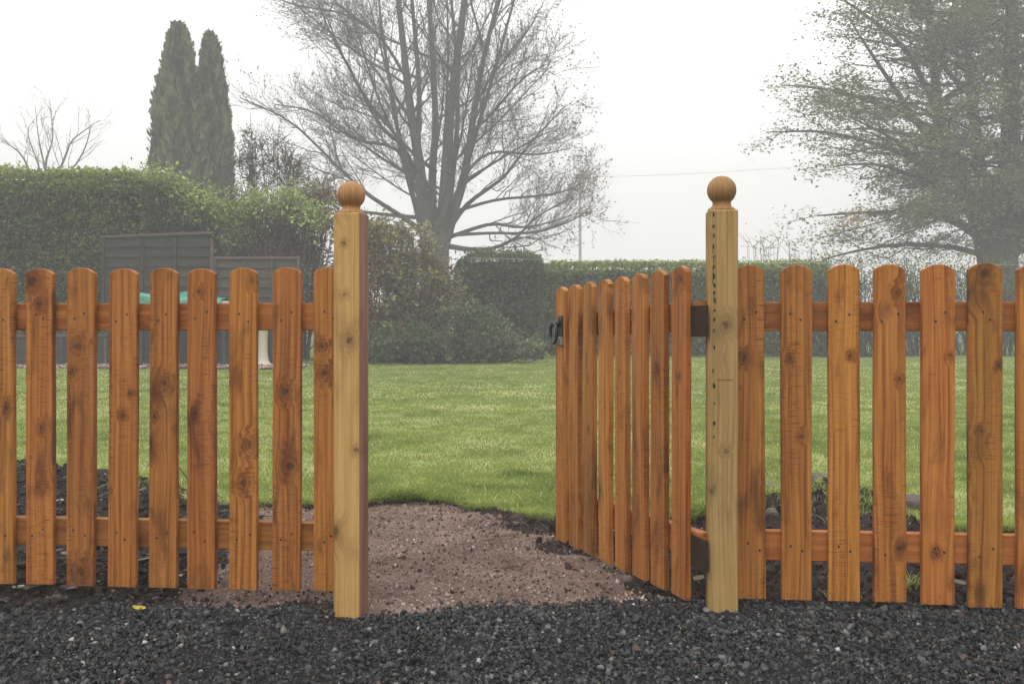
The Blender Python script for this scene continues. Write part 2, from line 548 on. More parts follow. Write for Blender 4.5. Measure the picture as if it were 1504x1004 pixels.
M_GRASS = leafmat('grass_blade', [(0.0, (0.060, 0.090, 0.014)), (0.35, (0.160, 0.196, 0.046)), (0.65, (0.245, 0.275, 0.090)), (0.88, (0.33, 0.335, 0.165)), (1.0, (0.42, 0.37, 0.20))], 0.5, gain=1.95)
M_HEDGE = leafmat('hedge_leaf', [(0.0, (0.020, 0.030, 0.010)), (0.5, (0.052, 0.075, 0.020)), (0.85, (0.10, 0.13, 0.032)), (1.0, (0.17, 0.19, 0.06))], gain=2.2)
M_DARKLEAF = leafmat('evergreen_leaf', [(0.0, (0.016, 0.024, 0.013)), (0.6, (0.038, 0.052, 0.024)), (0.9, (0.07, 0.085, 0.035)), (1.0, (0.13, 0.14, 0.06))], gain=2.3)
M_CONIFER = leafmat('conifer_spray', [(0.0, (0.018, 0.024, 0.014)), (0.6, (0.044, 0.055, 0.026)), (1.0, (0.085, 0.095, 0.042))], 0.2, gain=2.5)
M_LIME = leafmat('young_leaf', [(0.0, (0.045, 0.065, 0.018)), (0.5, (0.10, 0.135, 0.035)), (1.0, (0.20, 0.22, 0.08))], gain=2.9)
M_MAUVE = leafmat('purple_brown_leaf', [(0.0, (0.040, 0.028, 0.026)), (0.45, (0.095, 0.058, 0.050)), (0.75, (0.11, 0.095, 0.055)), (1.0, (0.19, 0.18, 0.09))], gain=2.1)
M_RUSSET = leafmat('russet_leaf', [(0.0, (0.045, 0.028, 0.020)), (0.35, (0.10, 0.060, 0.036)), (0.65, (0.10, 0.10, 0.035)), (0.88, (0.17, 0.165, 0.055)), (1.0, (0.27, 0.25, 0.10))], gain=2.0)
M_BUD = leafmat('opening_bud', [(0.0, (0.035, 0.032, 0.022)), (0.6, (0.075, 0.070, 0.036)), (0.86, (0.12, 0.13, 0.05)), (0.93, (0.17, 0.085, 0.06)), (1.0, (0.24, 0.11, 0.08))], gain=1.5)
M_MAPLE = leafmat('spring_leaf', [(0.0, (0.030, 0.036, 0.018)), (0.5, (0.060, 0.072, 0.030)), (0.85, (0.10, 0.115, 0.042)), (0.95, (0.15, 0.15, 0.06)), (1.0, (0.20, 0.12, 0.055))], gain=3.4)
M_BARK = barkmat('grey_bark', (0.024, 0.023, 0.020), (0.060, 0.057, 0.050))
M_TWIG = barkmat('twig_bark', (0.040, 0.032, 0.027), (0.080, 0.068, 0.058))
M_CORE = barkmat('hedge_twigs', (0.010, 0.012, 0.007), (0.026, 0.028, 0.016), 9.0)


# ------------------------------------------------------------------ ground levels
def lerp(x, xs, ys):
    return np.interp(x, xs, ys)


def lawn_edge(X):
    e = lerp(X, [-9, -3.4, -2.56, -1.91, -1.59, -1.39, -0.90, -0.57, -0.30, 0.0, 0.16, 0.75, 1.0, 1.25, 1.42, 1.52, 1.60, 1.9, 3.0, 9],
             [5.4, 5.4, 5.12, 4.65, 4.37, 4.21, 4.20, 4.36, 4.36, 4.13, 4.00, 3.95, 4.20, 4.55, 4.50, 4.2, 3.75, 3.58, 3.5, 3.5])
    return e + (vnoise(X, 0 * X, 3, 5.0) - 0.5) * 0.12 + (vnoise(X, 0 * X, 5, 17.0) - 0.5) * 0.06


def gravel_edge(X):
    e = lerp(X, [-9, -0.75, -0.5, -0.42, -0.2, 0.3, 0.5, 0.7, 9], [2.80, 2.80, 2.72, 2.70, 2.76, 2.76, 2.72, 2.70, 2.66])
    return e + (vnoise(X, 0 * X, 9, 8.0) - 0.5) * 0.06 + (vnoise(X, 0 * X, 11, 30.0) - 0.5) * 0.03


def bump2(X, Y, cx, cy, rx, ry):
    return np.exp(-((X - cx) / rx) ** 2 - ((Y - cy) / ry) ** 2)


def soil_left(X, Y):      # weight of the mulch bed on the left
    return np.clip((-0.98 - X + (vnoise(X, Y, 21, 4.0) - 0.5) * 0.35 - (Y - 3.0) * 0.10) / 0.12, 0, 1)


def soil_right_and_shade(X, Y):     # dug soil right and along the gate foot, plus shade strip at lawn edge
    a = np.clip((X - 0.62 - (4.0 - Y) * 0.0 + (vnoise(X, Y, 23, 4.0) - 0.5) * 0.25) / 0.12, 0, 1)
    gx = 0.453 - 0.346 * (Y - 2.713)       # gate line
    b = np.clip((X - gx + 0.06 + (vnoise(X, Y, 25, 6.0) - 0.5) * 0.22) / 0.10, 0, 1)
    c = np.clip((Y - 3.74 + (vnoise(X, Y, 27, 5.0) - 0.5) * 0.5) / 0.12, 0, 1) * np.clip((X + 0.12) / 0.15, 0, 1)
    d = np.clip((2.86 - Y + (vnoise(X, Y, 29, 7.0) - 0.5) * 0.16) / 0.06, 0, 1) * np.clip((np.abs(X - 0.02) - 0.38) / 0.1, 0, 1)
    e = np.clip((Y - lawn_edge(X) + 0.075 + (vnoise(X, Y, 31, 9.0) - 0.5) * 0.12) / 0.05, 0, 1)  # shade under the overhanging turf, put in as a strip of dark soil
    return np.maximum.reduce([a, b, c, d, e])


def gz(X, Y):
    """height of the bare ground"""
    z = lerp(X, [-0.3, 0.6], [0.0, 0.040]) * np.ones_like(Y)
    back = np.clip((Y - gravel_edge(X)) / 0.12, 0, 1)
    z = z * (1 - back) + back * lerp(X, [-1.0, -0.6, 0.3, 0.8], [0.022, 0.004, 0.006, 0.02])
    z = z + back * (fbm(X, Y, 41, 4.0) - 0.5) * 0.022
    z = z + back * (fbm(X, Y, 43, 22.0, 3) - 0.5) * 0.012
    sl_ = soil_left(X, Y)
    sr_ = soil_right_and_shade(X, Y)
    z = z + back * np.clip(sl_ + sr_, 0, 1) * (fbm(X, Y, 47, 12.0, 4) - 0.42) * 0.055
    z = z + bump2(X, Y, -2.2, 4.55, 0.9, 0.75) * 0.07 * sl_
    z = z + bump2(X, Y, 1.36, 4.22, 0.26, 0.20) * 0.095 + bump2(X, Y, 1.05, 4.1, 0.14, 0.16) * 0.05
    z = z - bump2(X, Y, 1.2, 3.4, 0.5, 0.45) * 0.06
    return z


def lawn_z(X, Y):
    return 0.030 + (fbm(X, Y, 61, 0.5) - 0.5) * 0.06 + (fbm(X, Y, 63, 3.0) - 0.5) * 0.025 + np.clip(Y - 6, 0, 20) * 0.0005


def grid(xs, ys, zf):
    X, Y = np.meshgrid(xs, ys)
    V = np.stack([X.ravel(), Y.ravel(), zf(X, Y).ravel()], 1)
    nx, ny = len(xs), len(ys)
    i = np.arange(nx - 1)[None, :] + np.arange(ny - 1)[:, None] * nx
    Fq = np.stack([i, i + 1, i + 1 + nx, i + nx], 2).reshape(-1, 4)
    return V, Fq


def sub(V, Fq, keep):
    Fk = Fq[keep]
    used = np.unique(Fk)
    mp = np.zeros(len(V), int)
    mp[used] = np.arange(len(used))
    return V[used], mp[Fk]


# far ground to the horizon
V, Fq = grid(np.linspace(-160, 160, 41), np.linspace(-60, 170, 41), lambda X, Y: X * 0 - 0.12)
tag(MB().add(V, Fq).build('ground', M_FIELD), kind='structure')

# near bare ground, split into driveway, path and soil
xs = np.concatenate([np.arange(-4.5, -2, 0.05), np.arange(-2, 2, 0.018), np.arange(2, 4.5, 0.05)])
ys = np.concatenate([np.arange(0.4, 2.2, 0.06), np.arange(2.2, 5.0, 0.018), np.arange(5.0, 5.9, 0.05)])
V, Fq = grid(xs, ys, gz)
c = V[Fq].mean(1)
isg = c[:, 1] < gravel_edge(c[:, 0])
iss = (~isg) & (np.maximum(soil_left(c[:, 0], c[:, 1]), soil_right_and_shade(c[:, 0], c[:, 1])) > 0.5)
isl = c[:, 1] > lawn_edge(c[:, 0]) + 0.15
tag(MB().add(*sub(V, Fq, isg)).build('driveway', M_DRIVE, smooth=True), kind='structure')
tag(MB().add(*sub(V, Fq, (~isg) & (~iss) & (~isl))).build('path', M_PATH, smooth=True), kind='structure')
tag(MB().add(*sub(V, Fq, iss & (~isl))).build('soil', M_SOIL, smooth=True), kind='structure')

# lawn sheet with a cut edge
ys = np.concatenate([np.arange(3.3, 5.6, 0.04), np.geomspace(5.6, 34, 60)])
xs = np.concatenate([np.linspace(-24, -4.6, 40), np.arange(-4.5, 4.5, 0.04), np.linspace(4.6, 24, 40)])
V, Fq = grid(xs, ys, lawn_z)
c = V[Fq].mean(1)
tuck = np.clip((lawn_edge(V[:, 0]) + 0.06 - V[:, 1]) / 0.06, 0, 1)
V[:, 2] -= tuck * 0.06
tag(MB().add(*sub(V, Fq, c[:, 1] > lawn_edge(c[:, 0]) - 0.02)).build('lawn', M_LAWN, smooth=True), kind='structure')


# ------------------------------------------------------------------ picket fences
def fence_Y(x):     # distance of the picket face along the fence, by photo x
    return 0.9 * F / (464 + 0.0295 * (x - 57))


def fence_pt(x, off=0.0):
    Y = fence_Y(x)
    p = np.array([(x - CX) / F * Y, Y])
    return p + off * FN


A_, B_ = np.array([(0 - CX) / F * fence_Y(0), fence_Y(0)]), np.array([(1504 - CX) / F * fence_Y(1504), fence_Y(1504)])
FD = (B_ - A_) / np.linalg.norm(B_ - A_)          # along the fence, to the right
FN = np.array([-FD[1], FD[0]])                    # away from the camera
FANG = math.atan2(FD[1], FD[0])
PT = 0.019                                        # picket thickness


def picket_mb(w, h, rise=0.016, screws=(), tears=0):
    """front face at y=0, back at y=PT, foot at z=0"""
    pts = []
    zs = np.linspace(0, h - rise, 9)
    wl = np.cumsum(rng.normal(0, 0.00035, 9))
    wr = np.cumsum(rng.normal(0, 0.00035, 9))
    pts += [(w / 2 + a, z) for z, a in zip(zs, wr)]
    Rr = (w * w / 4 + rise * rise) / (2 * rise)
    half = math.asin(min(1, w / 2 / Rr))
    for t in np.linspace(half, -half, 11)[1:-1]:
        pts.append((Rr * math.sin(t), h - Rr + Rr * math.cos(t)))
    pts += [(-w / 2 + a, z) for z, a in zip(zs[::-1], wl[::-1])]
    pts = np.array(pts)
    mb = MB()
    V, Fs = prism(pts, 0, PT, 0.0016)
    mb.add(V, Fs, 0)
    for sx, sz in screws:
        a = np.linspace(0, 2 * np.pi, 8, endpoint=False)
        r = 0.0031
        disc = np.stack([sx + r * np.cos(a), np.full(8, -0.0006), sz + r * 1.25 * np.sin(a)], 1)
        mb.add(disc, np.arange(8)[None, :], 1)
    return mb


def screws_for(z0, flip=False):
    out = []
    for zc in (0.815, 0.200):
        s = 1 if rng.random() < 0.55 else -1
        for k in (-1, 1):
            out.append((k * rng.uniform(0.008, 0.022), zc - z0 + s * k * rng.uniform(0.004, 0.014)))
    return out


KNOTS = [(47, 413, 15), (57, 446, 8), (113, 508, 12), (103, 546, 8), (118, 838, 15), (157, 722, 6), (190, 577, 5), (240, 563, 10), (225, 612, 8), (293, 428, 6), (286, 606, 9), (370, 410, 9),
         (365, 652, 12), (357, 708, 11), (418, 576, 11), (426, 684, 13), (475, 548, 11), (473, 508, 8), (1095, 526, 9), (1160, 526, 7), (1248, 522, 6), (1320, 430, 10), (1322, 556, 7), (1325, 803, 6),
         (1395, 523, 6), (1375, 813, 7), (1447, 402, 15), (1466, 536, 5), (1440, 634, 7), (1178, 640, 6), (60, 628, 7), (178, 610, 6), (9, 600, 8)]


def set_knots(ob, xc, yb, wpx, Y):
    mine = [k for k in KNOTS if abs(k[0] - xc) < wpx / 2 + 3][:4]
    for key, (kx, ky, kr) in zip(('knot_a', 'knot_b', 'knot_c', 'knot_d'), mine):
        ob[key] = ((kx - xc) / F * Y, (yb - ky) / F * Y, kr / F * Y)


def fence(name, label, pickets, x_end0, x_end1):
    p0 = fence_pt(pickets[0][0])
    root = tag(empty(name, (p0[0], p0[1], 0), FANG), label, 'fence', 'orange picket fences')
    for (xc, wpx, yt, yb, tilt) in pickets:
        Y = fence_Y(xc)
        p = fence_pt(xc)
        zt, zb = EYE - (yt - HY) / F * Y, EYE - (yb - HY) / F * Y
        d = float((p - p0) @ FD)
        pk = picket_mb(wpx * Y / F, zt - zb, screws=screws_for(zb)).build(
            'picket', [M_PICKET, M_SCREW], root, loc=(d, rng.normal(0, 0.0012), zb), rot=(0, R(tilt), R(rng.normal(0, 0.5))))
        set_knots(pk, xc, yb, wpx, Y)
    for zc, hh in ((0.815, 0.077), (0.200, 0.079)):
        d0, d1 = float((fence_pt(x_end0) - p0) @ FD), float((fence_pt(x_end1) - p0) @ FD)
        V, Fs = box(d1 - d0, 0.030, hh, 0.002)
        MB().add(V, Fs).build('rail', M_RAIL, root, loc=((d0 + d1) / 2, PT + 0.0152 + 0.002, zc))
    return root


LEFT = [(-242, 43, 395, 852, 0), (-180, 43, 395, 853, 0), (-120, 42, 395, 854, 0.2), (-62, 42, 395, 856, 0), (0, 41, 394, 857, 0.1), (57.5, 42, 394, 858, -0.1), (117.5, 41, 393, 860, 0.15),
        (178, 43, 394, 862, 0.32), (238, 42, 393, 863, 0.2), (295, 42, 394, 865, 0), (356.5, 42, 393, 866, 0.1), (420, 42, 392, 867, 0.15), (481, 42, 392, 868, 0)]
RIGHT = [(1104, 42, 389, 879, -0.3), (1170.5, 43, 389, 881, 0), (1240.5, 45, 388, 883, 0), (1308, 46, 388, 884, -0.12), (1378.5, 46, 388, 888, 0.1),
         (1448, 48, 386, 892, 0), (1519, 48, 388, 894, 0), (1590, 48, 388, 896, 0), (1661, 49, 387, 898, 0), (1733, 49, 387, 900, 0)]
fence('picket_fence', 'orange stained wooden picket fence to the left of the gateway', LEFT, -275, 488)
fence('picket_fence', 'orange stained wooden picket fence to the right of the gateway, running past the post the gate hangs on', RIGHT, 1086, 1770)


# ------------------------------------------------------------------ gate posts with ball finials
def gate_post(xc, Yf, rz, base_z, top_z, ball_z, mats, label, scar, knots):
    s = 0.077
    fx = (xc - CX) / F * Yf
    c = np.array([fx, Yf]) + s / 2 * np.array([-math.sin(rz), math.cos(rz)])
    root = tag(empty('gate_post', (c[0], c[1], 0), rz), label, 'gate post', 'gate posts with ball tops')
    z0 = base_z - 0.25
    h = s / 2
    cc = 0.004
    prof = np.array([(-h + cc, -h), (h - cc, -h), (h, -h + cc), (h, h - cc), (h - cc, h), (-h + cc, h), (-h, h - cc), (-h, -h + cc)])
    zs = [z0, top_z - 0.003, top_z]
    V = np.concatenate([np.column_stack([prof * (1.0 if k < 2 else 0.95), np.full(8, z)]) for k, z in enumerate(zs)])
    mb = MB()
    for k in range(2):
        for i in range(8):
            j = (i + 1) % 8
            f = [k * 8 + i, k * 8 + j, k * 8 + 8 + j, k * 8 + 8 + i]
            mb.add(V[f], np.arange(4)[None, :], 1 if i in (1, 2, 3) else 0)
    mb.add(V[16:24], np.arange(8)[None, :], 0)
    sh = mb.build('shaft', mats, root)
    for key, (kx, ky, kr) in zip(('knot_a', 'knot_b', 'knot_c', 'knot_d'), knots):
        sh[key] = ((kx - xc) / F * Yf, EYE - (ky - HY) / F * Yf, kr / F * Yf)
    # turned ball with flared collar
    r = 0.0388
    prof = [(0.0365, top_z - 0.001), (0.0372, top_z + 0.003), (0.034, top_z + 0.007), (0.0265, top_z + 0.012), (0.0245, top_z + 0.016), (0.0242, ball_z - math.sqrt(r * r - 0.0242 ** 2))]
    for a in np.linspace(math.asin(-math.sqrt(r * r - 0.0242 ** 2) / r), R(89), 18)[1:]:
        prof.append((r * math.cos(a), ball_z + r * math.sin(a)))
    V, Fs = lathe(prof, 32)
    MB().add(V, Fs).build('finial', mats[2], root, smooth=True)
    if scar:
        # line of torn notches down one arris, plus a dark pencilled mark
        mb = MB()
        z = top_z - 0.012
        while z > 0.46:
            n = 7
            a = np.linspace(0, 2 * np.pi, n, endpoint=False)
            ln = rng.uniform(0.004, 0.010)
            wd = rng.uniform(0.002, 0.0045)
            dx = -h + 0.0125 + rng.normal(0, 0.0012)
            rr = rng.uniform(0.6, 1.2, n)
            pts = np.stack([dx + wd * rr * np.cos(a) + 0.002, np.full(n, -h - 0.0006), z + ln * rr * np.sin(a)], 1)
            mb.add(pts, np.arange(n)[None, :])
            if rng.random() < 0.4 and z > 0.82:
                pts2 = np.array([(dx - 0.0008, -h - 0.0005, z), (dx + 0.0012, -h - 0.0005, z), (dx + 0.001, -h - 0.0005, z - 0.02), (dx - 0.0006, -h - 0.0005, z - 0.02)])
                mb.add(pts2, np.arange(4)[None, ::-1])
            z -= rng.uniform(0.020, 0.032) if z > 0.80 else rng.uniform(0.03, 0.075)
        pts = np.array([(-0.016, -h - 0.0006, 0.6470), (0.026, -h - 0.0006, 0.6476), (0.026, -h - 0.0006, 0.6490), (-0.016, -h - 0.0006, 0.6484)])
        mb.add(pts, np.arange(4)[None, :])
        mb.build('notch', M_SCREW, root)['kind'] = 'stuff'
    return root


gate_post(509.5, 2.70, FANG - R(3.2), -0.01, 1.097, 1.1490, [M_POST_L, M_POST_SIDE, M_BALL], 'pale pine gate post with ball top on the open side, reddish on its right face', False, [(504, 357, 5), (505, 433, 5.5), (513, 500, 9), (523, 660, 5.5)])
gate_post(1062.5, 2.618, FANG, 0.02, 1.096, 1.1510, [M_POST_R, M_POST_R, M_BALL], 'greenish brown gate post on the hanging side with ball top and a line of dark notches down its edge', True, [(1068, 476, 12), (1066, 662, 6), (1046, 720, 5)])

# ------------------------------------------------------------------ open gate
P8, P1 = np.array([(996 - CX) / F * 2.713, 2.713]), np.array([(822.5 - CX) / F * 3.53, 3.53])
GU = (P1 - P8) / np.linalg.norm(P1 - P8)
GANG = math.atan2(GU[1], GU[0])
GH = P8 - GU * 0.085
gate = tag(empty('garden_gate', (GH[0], GH[1], 0), GANG), 'orange picket gate standing open into the garden, black ring latch on it', 'gate')
glen = np.linalg.norm(P1 - P8)
for k in range(8):
    d = 0.085 + glen * k / 7
    zb = 0.052 - 0.027 * k / 7
    pk = picket_mb(0.078, 0.90, screws=()).build('picket', [M_PICKET, M_SCREW], gate, loc=(d, rng.normal(0, 0.001), zb), rot=(0, R(rng.normal(0, 0.15)), math.pi + R(rng.normal(0, 0.8))))
    if k == 0:
        pk['knot_a'], pk['knot_b'] = (0.012, 0.865, 0.018), (0.0, 0.60, 0.010)
    elif k % 2:
        pk['knot_a'] = (rng.uniform(-0.03, 0.03), rng.uniform(0.2, 0.8), 0.010)
sag = math.atan2(0.027, glen)
for zc in (0.815, 0.200):
    V, Fs = box(glen + 0.12, 0.030, 0.077, 0.002)
    MB().add(V, Fs).build('rail', M_RAIL, gate, loc=((glen + 0.125) / 2 - 0.004 + 0.002, -PT - 0.0172, zc - 0.0135), rot=(0, sag, 0))
# plates added to darken the rail ends beside the post
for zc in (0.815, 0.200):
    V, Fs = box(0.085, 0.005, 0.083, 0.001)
    MB().add(V, Fs).build('added_plate', M_ADDED_PLATE, gate, loc=(0.003, -PT + 0.0006, zc - 0.012))
# ring latch on the end picket
lz = 0.770
lat = MB()
V, Fs = box(0.040, 0.006, 0.105, 0.002)
lat.add(V, Fs)
V, Fs = lathe([(0.013, 0.0), (0.014, 0.010), (0.010, 0.016), (0.004, 0.018)], 16)
lat.add(V[:, [0, 2, 1]] * np.array([1, 1, 1]) + np.array([0, 0.003, 0.026]), [f[:, ::-1] for f in Fs])
latch = lat.build('latch', M_IRON, gate, loc=(0.085 + glen - 0.010, 0.0032, lz))
a = np.linspace(0, 2 * np.pi, 25)
ring = np.stack([0.030 * np.sin(a), np.full(25, 0.020), -0.008 + 0.036 * np.cos(a)], 1)
V, Fs = tube(ring, 0.0058, 8)
MB().add(V, Fs).build('ring', M_IRON, latch, smooth=True, loc=(0.014, 0, 0.0))
V, Fs = box(0.05, 0.012, 0.028, 0.002)
MB().add(V, Fs).build('bolt', M_GALV, latch, loc=(-0.004, 0.004, -0.036))


# ------------------------------------------------------------------ loose ground cover (uncountable)
def stuff(mb, name, mat, label=None):
    return tag(mb.build(name, mat), label, None, None, 'stuff')


# driveway gravel
n = 76000
gx, gy = rng.uniform(-1.95, 1.95, n), 1.98 + rng.uniform(0, 1, n) * 0.88
keep = gy < gravel_edge(gx) + rng.normal(0, 0.025, n)
gx, gy = gx[keep], gy[keep]
n = len(gx)
s = np.clip(rng.lognormal(math.log(0.0035), 0.44, n), 0.0016, 0.011)
sc3 = s[:, None] * rng.uniform(0.6, 1.3, (n, 3))
gzv = gz(gx, gy) + s * rng.uniform(-0.2, 0.9, n) + (fbm(gx, gy, 71, 9.0, 2) - 0.5) * 0.014
patch = fbm(gx, gy, 73, 3.0, 3)
tint = np.clip(rng.beta(1.7, 2.6, n) * 0.95 + (patch - 0.5) * 0.25, 0, 0.84)
q = rng.random(n)
tint = np.where(q > 0.955, rng.uniform(0.86, 0.975, n), tint)
tint = np.where(q > 0.9905, rng.uniform(0.98, 1.0, n), tint)
mb = MB()
big = s > 0.0043
pos = np.stack([gx, gy, gzv], 1)
scatter(mb, ROCKS, ICO_F, pos[big], sc3[big], tint[big])
scatter(mb, GRITS, OCT_F, pos[~big], sc3[~big] * 1.15, tint[~big])
stuff(mb, 'gravel', M_STONE)

# grit grains on the path
n = 38000
gx, gy = rng.uniform(-1.3, 0.75, n), rng.uniform(2.62, 4.45, n)
jx, jy = gx + rng.normal(0, 0.055, n), gy + rng.normal(0, 0.055, n)
keep = (gy > gravel_edge(gx) - 0.03) & (gy < lawn_edge(gx) + 0.05) & (np.maximum(soil_left(jx, jy), soil_right_and_shade(jx, jy)) < rng.uniform(0.2, 1.1, n))
gx, gy = gx[keep], gy[keep]
n = len(gx)
s = np.clip(rng.lognormal(math.log(0.0024), 0.50, n), 0.001, 0.010)
tint = np.clip(rng.beta(1.5, 1.4, n) * 0.97 + (fbm(gx, gy, 75, 4.0, 3) - 0.5) * 0.5, 0, 0.97)
tint = np.where(rng.random(n) > 0.992, 1.0, tint)
mb = MB()
scatter(mb, GRITS, OCT_F, np.stack([gx, gy, gz(gx, gy) + s * 0.3], 1), s[:, None] * rng.uniform(0.6, 1.4, (n, 3)), tint)
stuff(mb, 'grit', M_GRIT)

# soil clods
n = 26000
gx, gy = rng.uniform(-2.4, 2.4, n), rng.uniform(2.6, 5.2, n)
jx, jy = gx + rng.normal(0, 0.06, n), gy + rng.normal(0, 0.06, n)
wgt = np.maximum(soil_left(jx, jy) * 0.35, soil_right_and_shade(jx, jy))
wgt = np.maximum(wgt, 0.035)
keep = (gy > gravel_edge(gx) - 0.015) & (gy < lawn_edge(gx) + 0.02) & (rng.random(n) < wgt)
gx, gy = gx[keep], gy[keep]
n = len(gx)
wq = np.maximum(soil_left(gx, gy), soil_right_and_shade(gx, gy))
s = np.clip(rng.lognormal(math.log(0.0055), 0.55, n), 0.0025, 0.028)
s = np.where(wq < 0.3, np.minimum(s, 0.006), s)
mb = MB()
scatter(mb, ROCKS, ICO_F, np.stack([gx, gy, gz(gx, gy) + s * 0.25], 1), s[:, None] * rng.uniform(0.6, 1.3, (n, 3)), rng.beta(1.5, 2.2, n))
stuff(mb, 'soil_clods', M_CLOD)

# bark mulch on the left bed
CH_V = np.array([(-1, -1, -1), (1, -1, -1), (1, 1, -1), (-1, 1, -1), (-1, -1, 1), (1, -1, 1), (1, 1, 1), (-1, 1, 1)], float)
CH_F = np.array([(0, 3, 2, 1), (4, 5, 6, 7), (0, 1, 5, 4), (1, 2, 6, 5), (2, 3, 7, 6), (3, 0, 4, 7)])
CHIPS = [CH_V * rng.uniform(0.55, 1.15, (8, 3)) for _ in range(8)]
n = 14000
gx, gy = rng.uniform(-3.2, -0.8, n), rng.uniform(2.75, 5.4, n)
keep = (soil_left(gx, gy) > rng.uniform(0, 1, n)) & (gy < lawn_edge(gx) + 0.03) & (gy > gravel_edge(gx) + 0.02)
gx, gy = gx[keep], gy[keep]
n = len(gx)
ln = np.clip(rng.lognormal(math.log(0.009), 0.5, n), 0.0035, 0.028)
sc3 = np.stack([ln, ln * rng.uniform(0.25, 0.7, n), ln * rng.uniform(0.08, 0.3, n)], 1)
mb = MB()
scatter(mb, CHIPS, CH_F, np.stack([gx, gy, gz(gx, gy) + rng.uniform(0, 0.015, n)], 1), sc3, np.clip(rng.beta(1.5, 2.2, n) + (rng.random(n) > 0.985) * 0.6, 0, 1), 0.7)
stuff(mb, 'bark_mulch', M_CHIP)


# ------------------------------------------------------------------ grass
def grass(mb, gx, gy, z, h, wd, lean, tint, seed_dir=None):
    n = len(gx)
    a = rng.uniform(0, 2 * np.pi, n)
    la = rng.uniform(0, 2 * np.pi, n) if seed_dir is None else seed_dir
    side = np.stack([np.cos(a), np.sin(a), np.zeros(n)], 1) * wd[:, None] * 0.5
    ld = np.stack([np.cos(la), np.sin(la), np.zeros(n)], 1) * (lean * h)[:, None]
    b = np.stack([gx, gy, z], 1)
    up = np.array([0, 0, 1.0])
    m = b + up * (h * 0.42)[:, None] + ld * 0.28
    t = b + up * (h * (1 - 0.25 * lean))[:, None] + ld
    V = np.stack([b, m + side, t, m - side], 1).reshape(-1, 3)
    k = np.arange(n)[:, None] * 4
    mb.add(V, k + np.array([0, 1, 2, 3]), 0, np.repeat(tint, 4))


def grass_tint(gx, gy):
    return np.clip(0.46 + (fbm(gx, gy, 81, 1.1, 3) - 0.5) * 0.95 + (fbm(gx, gy, 83, 6.0, 2) - 0.5) * 1.1 + rng.normal(0, 0.13, len(gx)), 0, 0.92)


mb = MB()
n = 210000
gy = 3.45 + (rng.random(n) ** 1.45) * 5.6
gx = rng.uniform(-1, 1, n) * (0.53 * gy + 0.5)
keep = gy > lawn_edge(gx) - 0.015 * rng.random(n)
gx, gy = gx[keep], gy[keep]
n = len(gx)
edge = np.clip(1 - (gy - lawn_edge(gx)) / 0.16, 0, 1)
tuft = np.clip((fbm(gx, gy, 85, 3.2, 3) - 0.55) * 4, 0, 1)
h = rng.uniform(0.010, 0.026, n) * (1 + 0.7 * edge + 1.0 * tuft) * np.where(rng.random(n) > 0.95, 1.9, 1.0)
t = grass_tint(gx, gy) - 0.13 * tuft
t = np.where(rng.random(n) > 0.965, rng.uniform(0.93, 1.0, n), np.clip(t, 0, 0.92))
grass(mb, gx, gy, lawn_z(gx, gy) - 0.004, h, rng.uniform(0.0018, 0.0042, n) * (0.7 + 0.1 * gy), rng.uniform(0.2, 1.1, n), t)
n = 76000
gy = 8.6 + rng.random(n) * 12.5
gx = rng.uniform(-1, 1, n) * (0.54 * gy + 0.8)
tuft = np.clip((fbm(gx, gy, 85, 1.6, 3) - 0.55) * 4, 0, 1)
grass(mb, gx, gy, lawn_z(gx, gy) - 0.004, rng.uniform(0.012, 0.030, n) * (1 + 0.8 * tuft), rng.uniform(0.008, 0.020, n), rng.uniform(0.3, 1.2, n), np.clip(grass_tint(gx, gy) - 0.1 * tuft + 0.05, 0, 0.95))
# ragged overhang along the cut edge, and tufts growing on the clods
n = 15000
gx = rng.uniform(-3.4, 3.2, n)
gy = lawn_edge(gx) + rng.uniform(-0.03, 0.06, n)
keep = vnoise(gx, gy, 87, 9.0) > 0.3
gx, gy = gx[keep], gy[keep]
n = len(gx)
grass(mb, gx, gy, lawn_z(gx, gy) - 0.012, rng.uniform(0.025, 0.080, n), rng.uniform(0.0028, 0.0045, n), rng.uniform(0.6, 1.6, n), np.clip(grass_tint(gx, gy) - 0.05, 0, 0.9), -math.pi / 2 + rng.normal(0, 0.9, n))
for (cx_, cy_, rr, m_) in ((1.36, 4.27, 0.30, 2200), (1.50, 4.05, 0.10, 300), (1.08, 4.16, 0.10, 350), (1.17, 2.98, 0.05, 150), (1.50, 3.60, 0.09, 260), (-1.72, 4.42, 0.07, 120), (0.93, 2.80, 0.05, 30)):
    gx, gy = rng.normal(cx_, rr * 0.6, m_), rng.normal(cy_, rr * 0.5, m_)
    grass(mb, gx, gy, gz(gx, gy) - 0.004, rng.uniform(0.02, 0.06, m_), rng.uniform(0.002, 0.004, m_), rng.uniform(0.3, 1.3, m_), np.clip(rng.normal(0.45, 0.2, m_), 0, 0.95))
stuff(mb, 'grass', M_GRASS)


